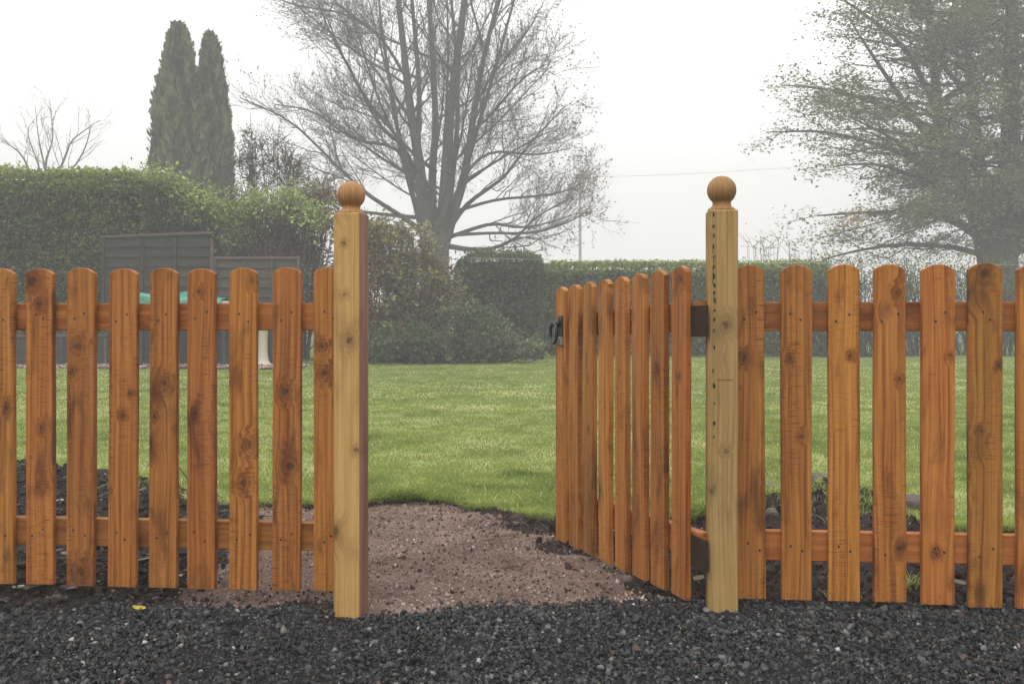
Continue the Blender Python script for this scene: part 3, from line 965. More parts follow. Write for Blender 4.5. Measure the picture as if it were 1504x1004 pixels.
# ------------------------------------------------------------------ small things lying about
def flat_leaf(name, x, y, z, size, mat, label, rz, curl=0.25, cat='leaf'):
    Y = (EYE - z) * F / (y - HY)
    t = np.linspace(0, 1, 9)
    hw = size * 0.34 * np.sin(np.pi * t ** 0.85) ** 0.8
    yy = (t - 0.5) * size
    zc = curl * size * ((t - 0.5) ** 2) * 1.6
    L = np.stack([-hw, yy, zc + hw * 0.45], 1)
    C_ = np.stack([0 * t, yy, zc], 1)
    Rr = np.stack([hw, yy, zc + hw * 0.30], 1)
    V = np.concatenate([L, C_, Rr])
    i = np.arange(8)
    Fq = np.concatenate([np.stack([i, 9 + i, 10 + i, 1 + i], 1), np.stack([9 + i, 18 + i, 19 + i, 10 + i], 1)])
    X = (x - CX) / F * Y
    o = MB().add(V, Fq, 0, np.concatenate([t, t, 1 - t])).build(name, mat, smooth=True, loc=(X, Y, z + 0.004), rot=(R(8), R(-6), rz))
    md = o.modifiers.new('thickness', 'SOLIDIFY')
    md.thickness = 0.0006
    return tag(o, label, cat)


M_YLEAF = leafmat('yellow_leaf', [(0.0, (0.55, 0.42, 0.03)), (0.55, (0.62, 0.50, 0.05)), (1.0, (0.22, 0.30, 0.04))], 0.2)
M_DLEAF = leafmat('dead_leaf', [(0.0, (0.14, 0.11, 0.065)), (1.0, (0.22, 0.19, 0.125))], 0.2)
flat_leaf('fallen_leaf', 204, 896, 0.012, 0.042, M_YLEAF, 'yellow fallen leaf on the dark gravel', R(80), 0.4)
flat_leaf('fallen_leaf', 1027, 852, 0.03, 0.050, M_DLEAF, 'pale dead leaf on the soil between the open gate and its post', R(-40))
flat_leaf('fallen_leaf', 1409, 858, 0.03, 0.045, M_DLEAF, 'pale dead leaf on the soil under the right fence', R(20))
flat_leaf('fallen_leaf', 205, 735, 0.05, 0.055, M_DLEAF, 'pale dead leaf on the mulch bed at the lawn edge', R(85))

M_STICK = barkmat('dry_stick', (0.12, 0.085, 0.065), (0.22, 0.17, 0.13), 60.0)


def stick(pts_px, z, r, label, name='stick'):
    pts = []
    for x, y, dz in pts_px:
        Y = (EYE - z) * F / (y - HY)
        pts.append(((x - CX) / F * Y, Y, z + dz))
    pts = np.array(pts)
    c0 = pts.mean(0)
    V, Fs = tube(spline(pts - c0, 9), r * np.linspace(1.1, 0.7, 9), 6)
    return tag(MB().add(V, Fs).build(name, M_STICK, loc=c0), label, 'stick')


stick([(740, 836, 0.004), (752, 833, 0.006), (768, 833, 0.004)], 0.012, 0.005, 'short split stick lying on the red path')
stick([(714, 794, 0.003), (740, 789, 0.006), (768, 786, 0.003)], 0.014, 0.003, 'thin dark twig on the path near the lawn edge')
stick([(674, 819, 0.003), (684, 818, 0.004)], 0.012, 0.004, 'tiny pale splinter in the middle of the path')
# dry stem leaning by the left fence
V, Fs = tube(spline(np.array([P(276, 704, 2.95), P(266, 690, 2.95), P(258, 684, 2.93), P(252, 686, 2.90)]), 10), 0.0016, 5)
mb = MB().add(V, Fs)
V, Fs = tube(spline(np.array([P(262, 687, 2.94), P(259, 670, 2.95), P(262, 655, 2.96)]), 8), 0.0013, 5)
mb.add(V, Fs)
V, Fs = tube(spline(np.array([P(276, 704, 2.95), P(284, 760, 2.97), P(286, 838, 2.98), P(286, 858, 2.98)]), 8), 0.0016, 5)
mb.add(V, Fs)
tag(mb.build('dry_stem', M_STICK), 'thin dry stem poking up behind the left fence', 'stem')

# bare roots at the cut turf beside the gate
mb = MB()
for k in range(26):
    x0 = rng.uniform(0.06, 0.20)
    p0 = np.array([x0, 4.00 + rng.normal(0, 0.03), 0.035])
    p1 = p0 + np.array([rng.normal(0, 0.05), -rng.uniform(0.03, 0.13), -0.018 + rng.uniform(0, 0.03)])
    p2 = p1 + np.array([rng.normal(0, 0.05), -rng.uniform(0.0, 0.08), -0.012])
    V, Fs = tube(spline(np.array([p0, p1, p2]), 6), 0.0011, 4)
    mb.add(V, Fs, 0)
tag(mb.build('root_strands', M_STICK), 'pale root strands hanging from the cut turf', None, None, 'stuff')

g = NG('field_stone')
nz = g.noise(g.n('TexCoord').outputs['Object'], 25.0, 5.0, 0.65)
M_ROCK = g.done(g.mix(nz, (0.055, 0.045, 0.040), (0.17, 0.14, 0.125)), 0.85, g.bump(nz, 0.7, 0.01), 0.2)


def rock(x, y, Y, sx, sy, sz, label, rz=0.0):
    V, Fa = ICO_V.copy(), ICO_F.copy()
    for _ in range(2):       # subdivide
        mid, V2, F2 = {}, list(map(tuple, V)), []

        def md(a, b):
            k = (min(a, b), max(a, b))
            if k not in mid:
                p = (np.array(V2[a]) + np.array(V2[b])) / 2
                V2.append(tuple(p / np.linalg.norm(p)))
                mid[k] = len(V2) - 1
            return mid[k]
        for a, b, c_ in Fa:
            ab, bc, ca = md(a, b), md(b, c_), md(c_, a)
            F2 += [(a, ab, ca), (b, bc, ab), (c_, ca, bc), (ab, bc, ca)]
        V, Fa = np.array(V2), np.array(F2)
    d = 1 + 0.35 * (fbm(V[:, 0] + x, V[:, 1] + V[:, 2] * 1.7, int(x), 1.6, 3) - 0.5)
    V = np.sign(V) * np.abs(V) ** 0.75 * d[:, None] * np.array([sx, sy, sz])
    p = P(x, y, Y)
    return tag(MB().add(V, Fa).build('stone', M_ROCK, loc=p, rot=(0, 0, rz)), label, 'stone')


rock(1140, 722, 4.35, 0.085, 0.05, 0.035, 'flat grey stone on the dug soil just right of the notched post')
rock(1204, 703, 4.75, 0.060, 0.05, 0.028, 'brown stone lying on the grass behind the right fence')
rock(1345, 741, 4.05, 0.055, 0.05, 0.042, 'pinkish grey stone at the right end of the dug soil')
rock(1137, 755, 3.95, 0.030, 0.03, 0.026, 'small stone in the dark soil below the flat grey one', 0.5)
rock(921, 850, 2.98, 0.018, 0.016, 0.012, 'small brown stone at the foot of the open gate')
rock(1075, 911, 2.58, 0.012, 0.010, 0.008, 'small pale stone at the foot of the notched post')


# ------------------------------------------------------------------ vegetation builders
def leaves(mb, pts, size, tint, tilt=math.pi, aspect=1.0):
    n = len(pts)
    s = size * rng.uniform(0.6, 1.4, n)
    scatter(mb, [LEAF_V], LEAF_F, pts, np.stack([s * aspect, s, s], 1), np.clip(tint, 0, 1), tilt)


def hedge(name, label, p0, p1, depth, height, leaf, nleaf, mat, z0=0.0, rag=0.10, top_light=0.25, round_=0.25, group=None, cat='hedge'):
    """clipped hedge along p0->p1 (plan), depth away from the camera"""
    p0, p1 = np.array(p0, float), np.array(p1, float)
    L = np.linalg.norm(p1 - p0)
    d = (p1 - p0) / L
    nrm = np.array([-d[1], d[0]])
    if nrm[1] < 0:
        nrm = -nrm
    root = tag(empty(name, (*((p0 + p1) / 2), z0), 0), label, cat, group)
    off = np.array([*((p0 + p1) / 2), z0])

    def surf(n, inset=0.0):
        area = np.array([L * height, L * depth, depth * height, depth * height, L * height * 0.5])
        pick = rng.choice(5, n, p=area / area.sum())
        a, b = rng.random(n), rng.random(n)
        u = np.where(pick == 2, 0.0, np.where(pick == 3, 1.0, a)) * L
        v = np.where(pick == 0, 0.0, np.where(pick == 4, 1.0, np.where(pick == 1, b, a))) * depth
        z = np.where(pick == 1, 1.0, b) * height
        # rounded shoulders
        top = np.clip((z - (height - round_)) / round_, 0, 1)
        eu = np.clip((round_ - np.minimum(u, L - u)) / round_, 0, 1)
        ev = np.clip((round_ - np.minimum(v, depth - v)) / round_, 0, 1)
        z = z - round_ * 0.45 * top * np.maximum(eu, ev) ** 2
        v = v + np.where(v < depth / 2, 1, -1) * round_ * 0.3 * top ** 2 * ev
        bulge = (fbm(u, z + v, hash(name) % 50 + 1, 1.6, 3) - 0.5) * rag * 2.2
        v = v + np.where(v < depth / 2, -1, 1) * bulge
        z = z + np.where(top > 0.6, bulge * 0.6, 0)
        return u, v, z, pick, bulge

    u, v, z, pick, bulge = surf(nleaf)
    jit = np.abs(rng.normal(0, rag, nleaf))
    v = v + np.where(v < depth / 2, 1, -1) * jit * rng.choice([1, -0.35], nleaf, p=[0.75, 0.25])
    z = z + np.where(pick == 1, rng.normal(0, rag * 0.5, nleaf), 0)
    xy = p0 + u[:, None] * d + v[:, None] * nrm
    pts = np.column_stack([xy, np.full(nleaf, z0) + z]) - off
    tint = 0.42 + bulge * 1.6 + rng.normal(0, 0.16, nleaf) + top_light * np.clip((z - height + 0.35) / 0.35, 0, 1)  # paler top: young growth plus sky light painted into the leaf tint
    mb = MB()
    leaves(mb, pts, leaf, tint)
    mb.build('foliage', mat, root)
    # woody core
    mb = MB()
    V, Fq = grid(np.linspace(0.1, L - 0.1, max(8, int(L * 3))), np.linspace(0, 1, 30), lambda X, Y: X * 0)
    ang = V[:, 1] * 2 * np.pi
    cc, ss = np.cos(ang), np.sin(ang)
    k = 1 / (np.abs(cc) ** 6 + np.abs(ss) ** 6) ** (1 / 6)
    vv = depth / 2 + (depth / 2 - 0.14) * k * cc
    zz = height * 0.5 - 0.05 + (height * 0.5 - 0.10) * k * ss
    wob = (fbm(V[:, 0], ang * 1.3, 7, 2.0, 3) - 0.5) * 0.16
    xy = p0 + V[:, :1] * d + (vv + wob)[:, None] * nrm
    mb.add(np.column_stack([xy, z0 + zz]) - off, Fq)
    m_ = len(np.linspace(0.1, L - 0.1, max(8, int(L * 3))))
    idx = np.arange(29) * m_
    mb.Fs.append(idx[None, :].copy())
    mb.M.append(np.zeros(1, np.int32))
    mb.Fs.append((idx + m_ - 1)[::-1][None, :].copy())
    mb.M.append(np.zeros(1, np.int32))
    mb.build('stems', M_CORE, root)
    return root


class Tree:
    def __init__(self):
        self.wood, self.tips = MB(), []

    def limb(self, pts, r0, r1, n=9, sides=6):
        p = spline(pts, n)
        rad = r0 + (r1 - r0) * np.linspace(0, 1, n) ** 0.8
        V, Fs = tube(p, rad, sides)
        self.wood.add(V, Fs)
        return p, rad

    def grow(self, p, rad, level, maxlevel, spacing, length, start=0.15, up=0.25, flat=0.0, spread=(0.55, 1.0), ratio=0.5, minr=0.0035, taper=0.45):
        """spawn side branches along a limb"""
        seg = np.linalg.norm(np.diff(p, axis=0), axis=1)
        tot = seg.sum()
        cum = np.concatenate([[0], np.cumsum(seg)])
        s = tot * start + random.random() * spacing[level]
        side = random.choice([-1, 1])
        while s < tot:
            k = min(np.searchsorted(cum, s) - 1, len(seg) - 1)
            k = max(k, 0)
            f = (s - cum[k]) / seg[k]
            q = p[k] * (1 - f) + p[k + 1] * f
            r = rad[k] * (1 - f) + rad[k + 1] * f
            t = (p[k + 1] - p[k]) / seg[k]
            ax = np.array([random.gauss(0, 1), random.gauss(0, 1), random.gauss(0, 1) * (1 - flat)])
            ax -= t * (ax @ t)
            ax /= np.linalg.norm(ax) + 1e-9
            side = -side
            a = random.uniform(*spread)
            dirn = t * math.cos(a) + ax * side * math.sin(a)
            dirn[2] = dirn[2] * (1 - flat * 0.7)
            L = length[level] * random.uniform(0.55, 1.25) * (1 - taper * s / tot)
            bend = np.array([random.gauss(0, 0.16), random.gauss(0, 0.16), up + random.gauss(0, 0.12)])
            m = 5 if level < 1 else (4 if level < maxlevel else 3)
            st = np.linspace(0, 1, m)[:, None]
            jit = np.array([[random.gauss(0, 0.035) for _ in range(3)] for _ in range(m)]) * L
            jit[0] = 0
            pp = q + dirn * L * st + bend * L * st ** 2 * 0.6 + jit
            rr0 = max(min(r * 0.8, r * ratio + 0.002), minr)
            rr = np.linspace(rr0, max(rr0 * 0.35, minr * 0.8), m)
            V, Fs = tube(pp, rr, 4 if level == 0 else 3)
            self.wood.add(V, Fs)
            if level < maxlevel:
                self.grow(pp, rr, level + 1, maxlevel, spacing, length, 0.2, up, flat, spread, ratio, minr, taper)
            if level >= maxlevel - 1:
                self.tips.append(pp[1:])
            s += spacing[level] * random.uniform(0.6, 1.4)


def ground_origin(x, Y):
    return np.array([(x - CX) / F * Y, Y, 0.0])


# ------------------------------------------------------------------ the big bare tree in the middle
Y0 = 38.0
S0 = Y0 / 24.0        # sizes below were read off at 24 m
PX = Y0 / F          # metres per photo pixel at that distance


def px_limb(pts, depth=0.0, back=0.0, Y=Y0):
    """limb given by photo pixels; it leans away/towards the camera by depth over its length"""
    m = len(pts)
    out = []
    for i, (x, y) in enumerate(pts):
        q = P(x, y, Y)
        q[1] += (back + depth * i / max(1, m - 1)) * Y / 24.0
        out.append(q)
    return np.array(out)


T = Tree()
trunk = px_limb([(634, 530), (637, 460), (638, 400), (639, 345)])
p, rad = T.limb(trunk, 23 * PX, 21 * PX, 10, 12)
stems = [
    ([(633, 385), (622, 300), (616, 235), (604, 160), (592, 45), (580, -60), (570, -150)], 17, 2.0, -0.6),
    ([(636, 350), (634, 255), (638, 165), (628, 0), (622, -120), (615, -200)], 11, 2.0, 0.9),
    ([(643, 380), (655, 285), (662, 170), (684, 0), (700, -110), (712, -180)], 16, 2.0, -0.4),
    ([(652, 350), (680, 262), (692, 180), (708, 80), (728, -10), (748, -110)], 12, 2.0, 1.2),
    ([(660, 300), (670, 180), (668, 80), (658, -30), (655, -130)], 7, 1.5, 1.8),
    ([(612, 235), (618, 140), (612, 40), (606, -60), (608, -140)], 7, 1.5, -1.6),
    ([(629, 385), (612, 310), (590, 230), (572, 130), (556, 30), (548, -60)], 8, 1.4, 0.7),
    ([(648, 385), (668, 320), (690, 235), (722, 130), (748, 40), (770, -40)], 8, 1.4, -0.9),
    ([(640, 370), (646, 280), (650, 180), (652, 60), (648, -80)], 7, 1.4, 2.0),
]
lat = [
    ([(630, 350), (600, 325), (547, 291), (507, 255), (440, 191), (372, 160)], 9, -1.2),
    ([(622, 300), (607, 271), (579, 215), (515, 199), (452, 156), (392, 143)], 8, 0.8),
    ([(610, 250), (590, 215), (563, 191), (525, 120), (490, 50), (470, -30)], 8, -1.6),
    ([(604, 175), (575, 130), (552, 52), (530, -30)], 6, 1.0),
    ([(600, 120), (560, 60), (495, 10), (455, -40)], 5, -0.8),
    ([(620, 320), (560, 312), (500, 300), (455, 270), (420, 240)], 6, 1.6),
    ([(545, 40), (500, 22), (430, 12), (395, -10)], 3.5, -0.5),
    ([(650, 360), (690, 367), (725, 366), (759, 351), (788, 323), (838, 297)], 8, -1.0),
    ([(655, 350), (719, 328), (760, 331), (798, 325), (856, 306)], 6, 0.9),
    ([(660, 335), (690, 300), (739, 267), (775, 225), (825, 175)], 8, -1.4),
    ([(668, 290), (688, 246), (724, 217), (790, 217), (842, 204)], 7, 1.3),
    ([(680, 225), (700, 190), (719, 175), (768, 122), (810, 100)], 7, -0.6),
    ([(692, 170), (720, 110), (770, 42), (800, -15)], 5, 1.0),
    ([(703, 110), (725, 40), (750, -30), (790, -100)], 5, -0.9),
    ([(665, 345), (720, 345), (780, 347), (825, 337), (852, 325)], 5, -2.0),
    ([(670, 310), (730, 290), (800, 280), (840, 268), (860, 255)], 5, 1.8),
    ([(676, 270), (735, 225), (795, 182), (832, 160)], 5, 2.4),
    ([(628, 270), (600, 240), (575, 170), (545, 110), (520, 80)], 5, 2.2),
]
GROW = dict(spacing=[0.25 * S0, 0.15 * S0, 0.10 * S0], length=[1.75 * S0, 0.80 * S0, 0.38 * S0])
for pts, r0, r1, dep in stems:
    q, rd = T.limb(px_limb(pts, dep), r0 * 0.74 * PX, r1 * 0.8 * PX, 14, 8)
    T.grow(q, rd, 0, 2, start=0.34, up=0.42, spread=(0.45, 0.8), ratio=0.32, minr=0.003 * S0, spacing=[0.42 * S0, 0.22 * S0, 0.15 * S0], length=[1.9 * S0, 0.8 * S0, 0.36 * S0])
for pts, r0, dep in lat:
    q, rd = T.limb(px_limb(pts, dep), r0 * 0.56 * PX, 0.7 * PX, 14, 6)
    T.grow(q, rd, 0, 2, start=0.26, up=0.26, spread=(0.4, 0.85), ratio=0.40, minr=0.003 * S0, taper=0.5, **GROW)
for k in range(7):       # limbs towards and away from the camera
    a = rng.uniform(0, 2 * np.pi)
    dx, dy = S0 * math.cos(a) * rng.uniform(1.0, 2.5), S0 * (1 if k % 2 else -1) * rng.uniform(2.5, 4.2)
    z0_ = S0 * rng.uniform(2.6, 5.0)
    b = P(640, HY, Y0)
    b[2] = z0_
    pts = np.array([b, b + (dx * 0.3, dy * 0.3, 0.5 * S0), b + (dx * 0.7, dy * 0.7, 1.6 * S0), b + (dx, dy, 3.2 * S0)])
    q, rd = T.limb(pts, 3.6 * PX, 0.7 * PX, 10, 6)
    T.grow(q, rd, 0, 2, start=0.3, up=0.3, ratio=0.4, spread=(0.4, 0.9), minr=0.003 * S0, **GROW)
for k in range(16):      # slim rising side limbs that round out the crown
    sp_ = spline(px_limb(stems[k % len(stems)][0]), 30)
    b = sp_[rng.integers(5, 20)]
    az = rng.uniform(0, 2 * np.pi)
    rr = S0 * rng.uniform(2.2, 3.8)
    tip = b + np.array([rr * math.cos(az), rr * 0.8 * math.sin(az), S0 * rng.uniform(0.9, 2.6)])
    mid = b * 0.5 + tip * 0.5 + np.array([0, 0, -0.15])
    q, rd = T.limb(np.array([b, b * 0.7 + mid * 0.3, mid, tip]), 2.8 * PX, 0.7 * PX, 12, 5)
    T.grow(q, rd, 0, 2, start=0.25, up=0.3, spread=(0.4, 0.8), ratio=0.4, minr=0.003 * S0, **GROW)
bo = ground_origin(637, Y0)
root = tag(empty('bare_tree', bo), 'large spreading tree in bud, almost leafless, rising in the mist behind the lawn', 'tree')
T.wood.V = [v - bo for v in T.wood.V]
T.wood.build('branches', M_BARK, root, smooth=True)
tp = np.concatenate(T.tips)
sel = rng.random(len(tp)) < 0.5
tp = tp[sel] + rng.normal(0, 0.02 * S0, (sel.sum(), 3))
pxx = CX + tp[:, 0] / tp[:, 1] * F
pyy = HY - (tp[:, 2] - EYE) / tp[:, 1] * F
redness = np.exp(-((pxx - 862) / 50) ** 2 - ((pyy - 300) / 65) ** 2) + np.exp(-((pxx - 790) / 14) ** 2 - ((pyy - 68) / 14) ** 2)
more = np.exp(-((pxx - 860) / 60) ** 2 - ((pyy - 250) / 130) ** 2)
tint = rng.beta(2, 2.5, len(tp)) * 0.86
tint = np.where(rng.random(len(tp)) < redness * 0.75, rng.uniform(0.9, 1.0, len(tp)), tint)
mb = MB()
leaves(mb, tp - bo, 0.050 * S0, tint)
ex = rng.random(len(tp)) < more * 0.9
leaves(mb, tp[ex] - bo + rng.normal(0, 0.05 * S0, (ex.sum(), 3)), 0.064 * S0, tint[ex])
mb.build('buds', M_BUD, root)
print('bare tree tips', len(tp))

# ------------------------------------------------------------------ the leafy tree on the right
Y1 = 34.0
S1 = Y1 / 23.0
PX1 = Y1 / F
T = Tree()
rt = lambda pts, d=0.0: px_limb(pts, d, 0.0, Y1)
T.limb(rt([(1468, 535), (1468, 450), (1466, 400), (1464, 350)]), 31 * PX1, 27 * PX1, 10, 12)
stems = [
    ([(1452, 390), (1424, 300), (1378, 205), (1366, 120), (1352, 0), (1340, -130)], 14, -0.5),
    ([(1456, 370), (1440, 200), (1434, 60), (1432, -80), (1430, -200)], 11, 0.9),
    ([(1470, 380), (1482, 200), (1481, 60), (1478, -90), (1470, -230)], 19, -0.3),
    ([(1480, 370), (1515, 240), (1540, 100), (1555, -40), (1560, -180)], 14, 0.6),
    ([(1486, 370), (1560, 270), (1620, 140), (1650, 0), (1670, -120)], 12, -0.8),
]
lat = [
    ([(1430, 320), (1395, 292), (1339, 243), (1291, 211), (1225, 183)], 6, -1.0),
    ([(1376, 210), (1355, 183), (1315, 112), (1287, 60), (1262, 10)], 6, 0.8),
    ([(1440, 350), (1400, 330), (1347, 315), (1259, 316), (1185, 322)], 6, -0.8),
    ([(1446, 375), (1400, 362), (1330, 358), (1270, 366), (1222, 378)], 5, 0.6),
    ([(1370, 150), (1320, 80), (1250, 35), (1200, 15)], 5, -1.2),
    ([(1375, 195), (1310, 150), (1230, 118), (1175, 105)], 5, 1.4),
    ([(1400, 260), (1330, 215), (1240, 180), (1160, 172)], 5, 1.9),
    ([(1410, 290), (1340, 270), (1260, 255), (1190, 262)], 5, -2.0),
    ([(1354, 30), (1310, -30), (1250, -60)], 4, 0.5),
    ([(1350, 10), (1290, -10), (1230, -25)], 4, -1.5),
    ([(1436, 150), (1400, 90), (1390, 20), (1380, -40)], 5, 1.5),
    ([(1440, 250), (1400, 200), (1330, 170), (1290, 160)], 5, 2.6),
    ([(1478, 250), (1500, 180), (1520, 120)], 6, -2.2),
    ([(1480, 320), (1540, 300), (1620, 290), (1700, 300)], 7, -1.0),
    ([(1500, 300), (1600, 240), (1690, 190), (1760, 170)], 7, 1.0),
    ([(1560, 250), (1640, 170), (1720, 90), (1770, 40)], 6, -0.6),
    ([(1486, 370), (1580, 360), (1660, 365), (1720, 375)], 5, 1.2),
    ([(1450, 330), (1430, 300), (1400, 290), (1370, 292)], 5, -3.0),
    ([(1481, 215), (1455, 150), (1425, 100), (1400, 80)], 5, -2.6),
    ([(1470, 330), (1480, 290), (1500, 270), (1510, 262)], 5, -3.0),
]
GROW = dict(spacing=[0.36 * S1, 0.24 * S1], length=[1.45 * S1, 0.62 * S1])
for pts, r0, dep in stems:
    q, rd = T.limb(rt(pts, dep), r0 * PX1, 2.5 * PX1, 14, 8)
    T.grow(q, rd, 0, 1, start=0.25, up=0.0, flat=0.55, spread=(0.6, 1.1), ratio=0.35, minr=0.004 * S1, **GROW)
for pts, r0, dep in lat:
    q, rd = T.limb(rt(pts, dep), r0 * PX1, 1.0 * PX1, 14, 6)
    T.grow(q, rd, 0, 1, start=0.15, up=0.06, flat=0.55, spread=(0.45, 1.0), ratio=0.4, minr=0.004 * S1, **GROW)
cr = np.array([(1478 - CX) / F * Y1, Y1])
for k in range(46):      # low hanging boughs all round
    sp_ = spline(rt(stems[k % 5][0]), 30)
    b = sp_[rng.integers(2, 9)]
    az = rng.uniform(0, 2 * np.pi) if k % 3 else rng.uniform(math.pi * 0.8, math.pi * 1.7)
    reach = S1 * rng.uniform(2.6, 4.9)
    tip = np.array([cr[0] + reach * math.cos(az), cr[1] + reach * 0.85 * math.sin(az), max(1.9 * S1, b[2] + S1 * rng.uniform(-0.9, 0.3))])
    mid = b * 0.5 + tip * 0.5 + np.array([0, 0, S1 * rng.uniform(0.1, 0.35)])
    q, rd = T.limb(np.array([b, b * 0.75 + mid * 0.25 + (0, 0, 0.1 * S1), mid, tip]), 2.8 * PX1, 0.7 * PX1, 12, 5)
    T.grow(q, rd, 0, 1, start=0.2, up=0.0, flat=0.5, spread=(0.45, 1.0), ratio=0.4, minr=0.0035 * S1, **GROW)
for k in range(125):
    px_ = stems[k % 5][0]
    sp_ = spline(rt(px_), 30)
    b = sp_[rng.integers(4, 27)]
    az = rng.uniform(0, 2 * np.pi)
    zz = b[2]
    reach = S1 * np.interp(zz / S1, [1, 2.5, 5, 8, 11], [3.4, 4.6, 4.7, 4.2, 2.6]) * rng.uniform(0.65, 1.05)
    tip = np.array([cr[0] + reach * math.cos(az), cr[1] + reach * 0.85 * math.sin(az), zz + S1 * rng.uniform(0.0, 2.0)])
    mid = b * 0.5 + tip * 0.5 + np.array([0, 0, S1 * rng.uniform(-0.1, 0.25)])
    q, rd = T.limb(np.array([b, b * 0.75 + mid * 0.25 + (0, 0, 0.1 * S1), mid, tip]), 3.2 * PX1, 0.7 * PX1, 12, 5)
    T.grow(q, rd, 0, 1, start=0.2, up=0.10, flat=0.45, spread=(0.45, 1.0), ratio=0.4, minr=0.0035 * S1, **GROW)
bo = ground_origin(1468, Y1)
root = tag(empty('leafy_tree', bo), 'large misty tree in young leaf at the right, its boughs in flat layers', 'tree')
T.wood.V = [v - bo for v in T.wood.V]
T.wood.build('branches', M_BARK, root, smooth=True)
tp = np.concatenate(T.tips)
rep = np.repeat(tp, 11, 0)
rep = rep + rng.normal(0, 1, rep.shape) * S1 * np.array([0.20, 0.20, 0.10])
keep = vnoise(rep[:, 0] / S1, (rep[:, 2] * 2.6 + rep[:, 1]) / S1, 91, 1.5) > 0.36
rep = rep[keep]
pxx = CX + rep[:, 0] / rep[:, 1] * F
pyy = HY - (rep[:, 2] - EYE) / rep[:, 1] * F
tint = np.clip(rng.beta(2, 2.2, len(rep)) * 0.9 + (vnoise(rep[:, 0], rep[:, 2], 93, 0.9) - 0.5) * 0.3, 0, 0.95)
tint = np.where(rng.random(len(rep)) < 0.5 * np.exp(-((pxx - 1250) / 40) ** 2 - ((pyy - 325) / 12) ** 2), 1.0, tint)
mb = MB()
leaves(mb, rep - bo, 0.082 * S1, tint, 1.0)
print('LEAVES', len(rep))
mb.build('foliage', M_MAPLE, root)
print('leafy tree leaves', len(rep))


# ------------------------------------------------------------------ conifers
def conifer(xb, xl, xr, ytop, Y, n, label, lean=0.0):
    zt = EYE - (ytop - HY) / F * Y
    b = ground_origin(xb, Y)
    wR = (xr - xl) / 2 / F * Y
    root = tag(empty('columnar_conifer', b), label, 'conifer', 'columnar conifers')
    t = 1 - rng.random(n) ** 0.8
    z = t * zt
    prof = np.interp(t, [0, 0.25, 0.5, 0.75, 0.9, 0.97, 1.0], [0.92, 1.0, 0.93, 0.74, 0.47, 0.27, 0.10])
    a = rng.uniform(0, 2 * np.pi, n)
    lump = 0.78 + 0.34 * fbm(a * 1.6 + 9, z * 1.0, int(xb), 1.3, 3) + 0.12 * vnoise(a * 9, z * 3.4, 3)
    r = wR * prof * lump * (1 - np.abs(rng.normal(0, 0.11, n)) + 0.16 * (rng.random(n) > 0.93))
    pts = np.stack([r * np.cos(a) + lean * t * 1.5, r * np.sin(a), z], 1)
    # upright flattened sprays
    s = 0.13 * Y / 22 * rng.uniform(0.5, 1.5, n)
    base = np.array([(0, 0, -0.5), (0.34, 0, 0.05), (0, 0, 0.7), (-0.34, 0, 0.05)])
    yaw = a + np.pi / 2 + rng.normal(0, 0.7, n)
    out = rng.normal(0.35, 0.3, n)
    V = np.zeros((n, 4, 3))
    for k in range(4):
        lx, lz = base[k, 0] * s, base[k, 2] * s
        V[:, k, 0] = lx * np.cos(yaw) + np.cos(a) * lz * out
        V[:, k, 1] = lx * np.sin(yaw) + np.sin(a) * lz * out
        V[:, k, 2] = lz
    V += pts[:, None, :]
    Fa = (LEAF_F[None] + (np.arange(n) * 4)[:, None, None]).reshape(-1, 3)
    tint = np.clip(0.42 + (lump - 1) * 2.0 + (vnoise(a * 9, z * 3.4, 3) - 0.5) * 1.3 + rng.normal(0, 0.17, n), 0, 1)
    MB().add(V.reshape(-1, 3), Fa, 0, np.repeat(tint, 4)).build('foliage', M_CONIFER, root)
    prof_ = [(wR * f * 0.80, zt * tt) for tt, f in ((0.01, 0.8), (0.25, 0.96), (0.5, 0.88), (0.75, 0.7), (0.9, 0.42), (0.98, 0.1))]
    V, Fs = lathe(prof_, 20)
    V[:, 0] += lean * V[:, 2] / zt
    V[:, :2] *= (0.9 + 0.2 * fbm(V[:, 2] * 3, np.arctan2(V[:, 1], V[:, 0]) * 2, 5, 1.0))[:, None]
    MB().add(V, Fs).build('inner_branches', M_CORE, root, smooth=True)
    V, Fs = tube(np.array([(0, 0, -0.1), (0, 0, zt * 0.3)]), [0.12, 0.09], 8)
    MB().add(V, Fs).build('trunk', M_BARK, root)
    return root


conifer(262, 220, 305, 36, 29.0, 28000, 'taller left-hand dark columnar conifer behind the garden', 0.0)
conifer(316, 284, 347, 50, 30.0, 22000, 'shorter right-hand dark columnar conifer, close beside the taller one', -0.10)

# ------------------------------------------------------------------ hedges
h0 = P(-170, HY, 17.8)
h1 = P(203, HY, 17.8)
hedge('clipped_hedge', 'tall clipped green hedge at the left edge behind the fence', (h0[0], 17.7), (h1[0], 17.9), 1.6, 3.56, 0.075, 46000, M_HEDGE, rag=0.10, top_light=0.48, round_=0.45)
h0 = P(668, HY, 20.6)
h1 = P(797, HY, 20.6)
hedge('evergreen_hedge', 'dark evergreen hedge block under the bare tree', (h0[0], 20.4), (h1[0], 20.4), 1.5, 2.22, 0.075, 17000, M_DARKLEAF, rag=0.12, top_light=0.25, round_=0.5)
h0 = P(790, HY, 22.6)
h1 = P(1215, HY, 22.6)
hedge('clipped_hedge', 'low pale green clipped hedge across the end of the lawn, right of the gateway', (h0[0], 22.6), (h1[0], 22.4), 1.3, 2.16, 0.085, 28000, M_HEDGE, rag=0.06, top_light=0.45, round_=0.3)


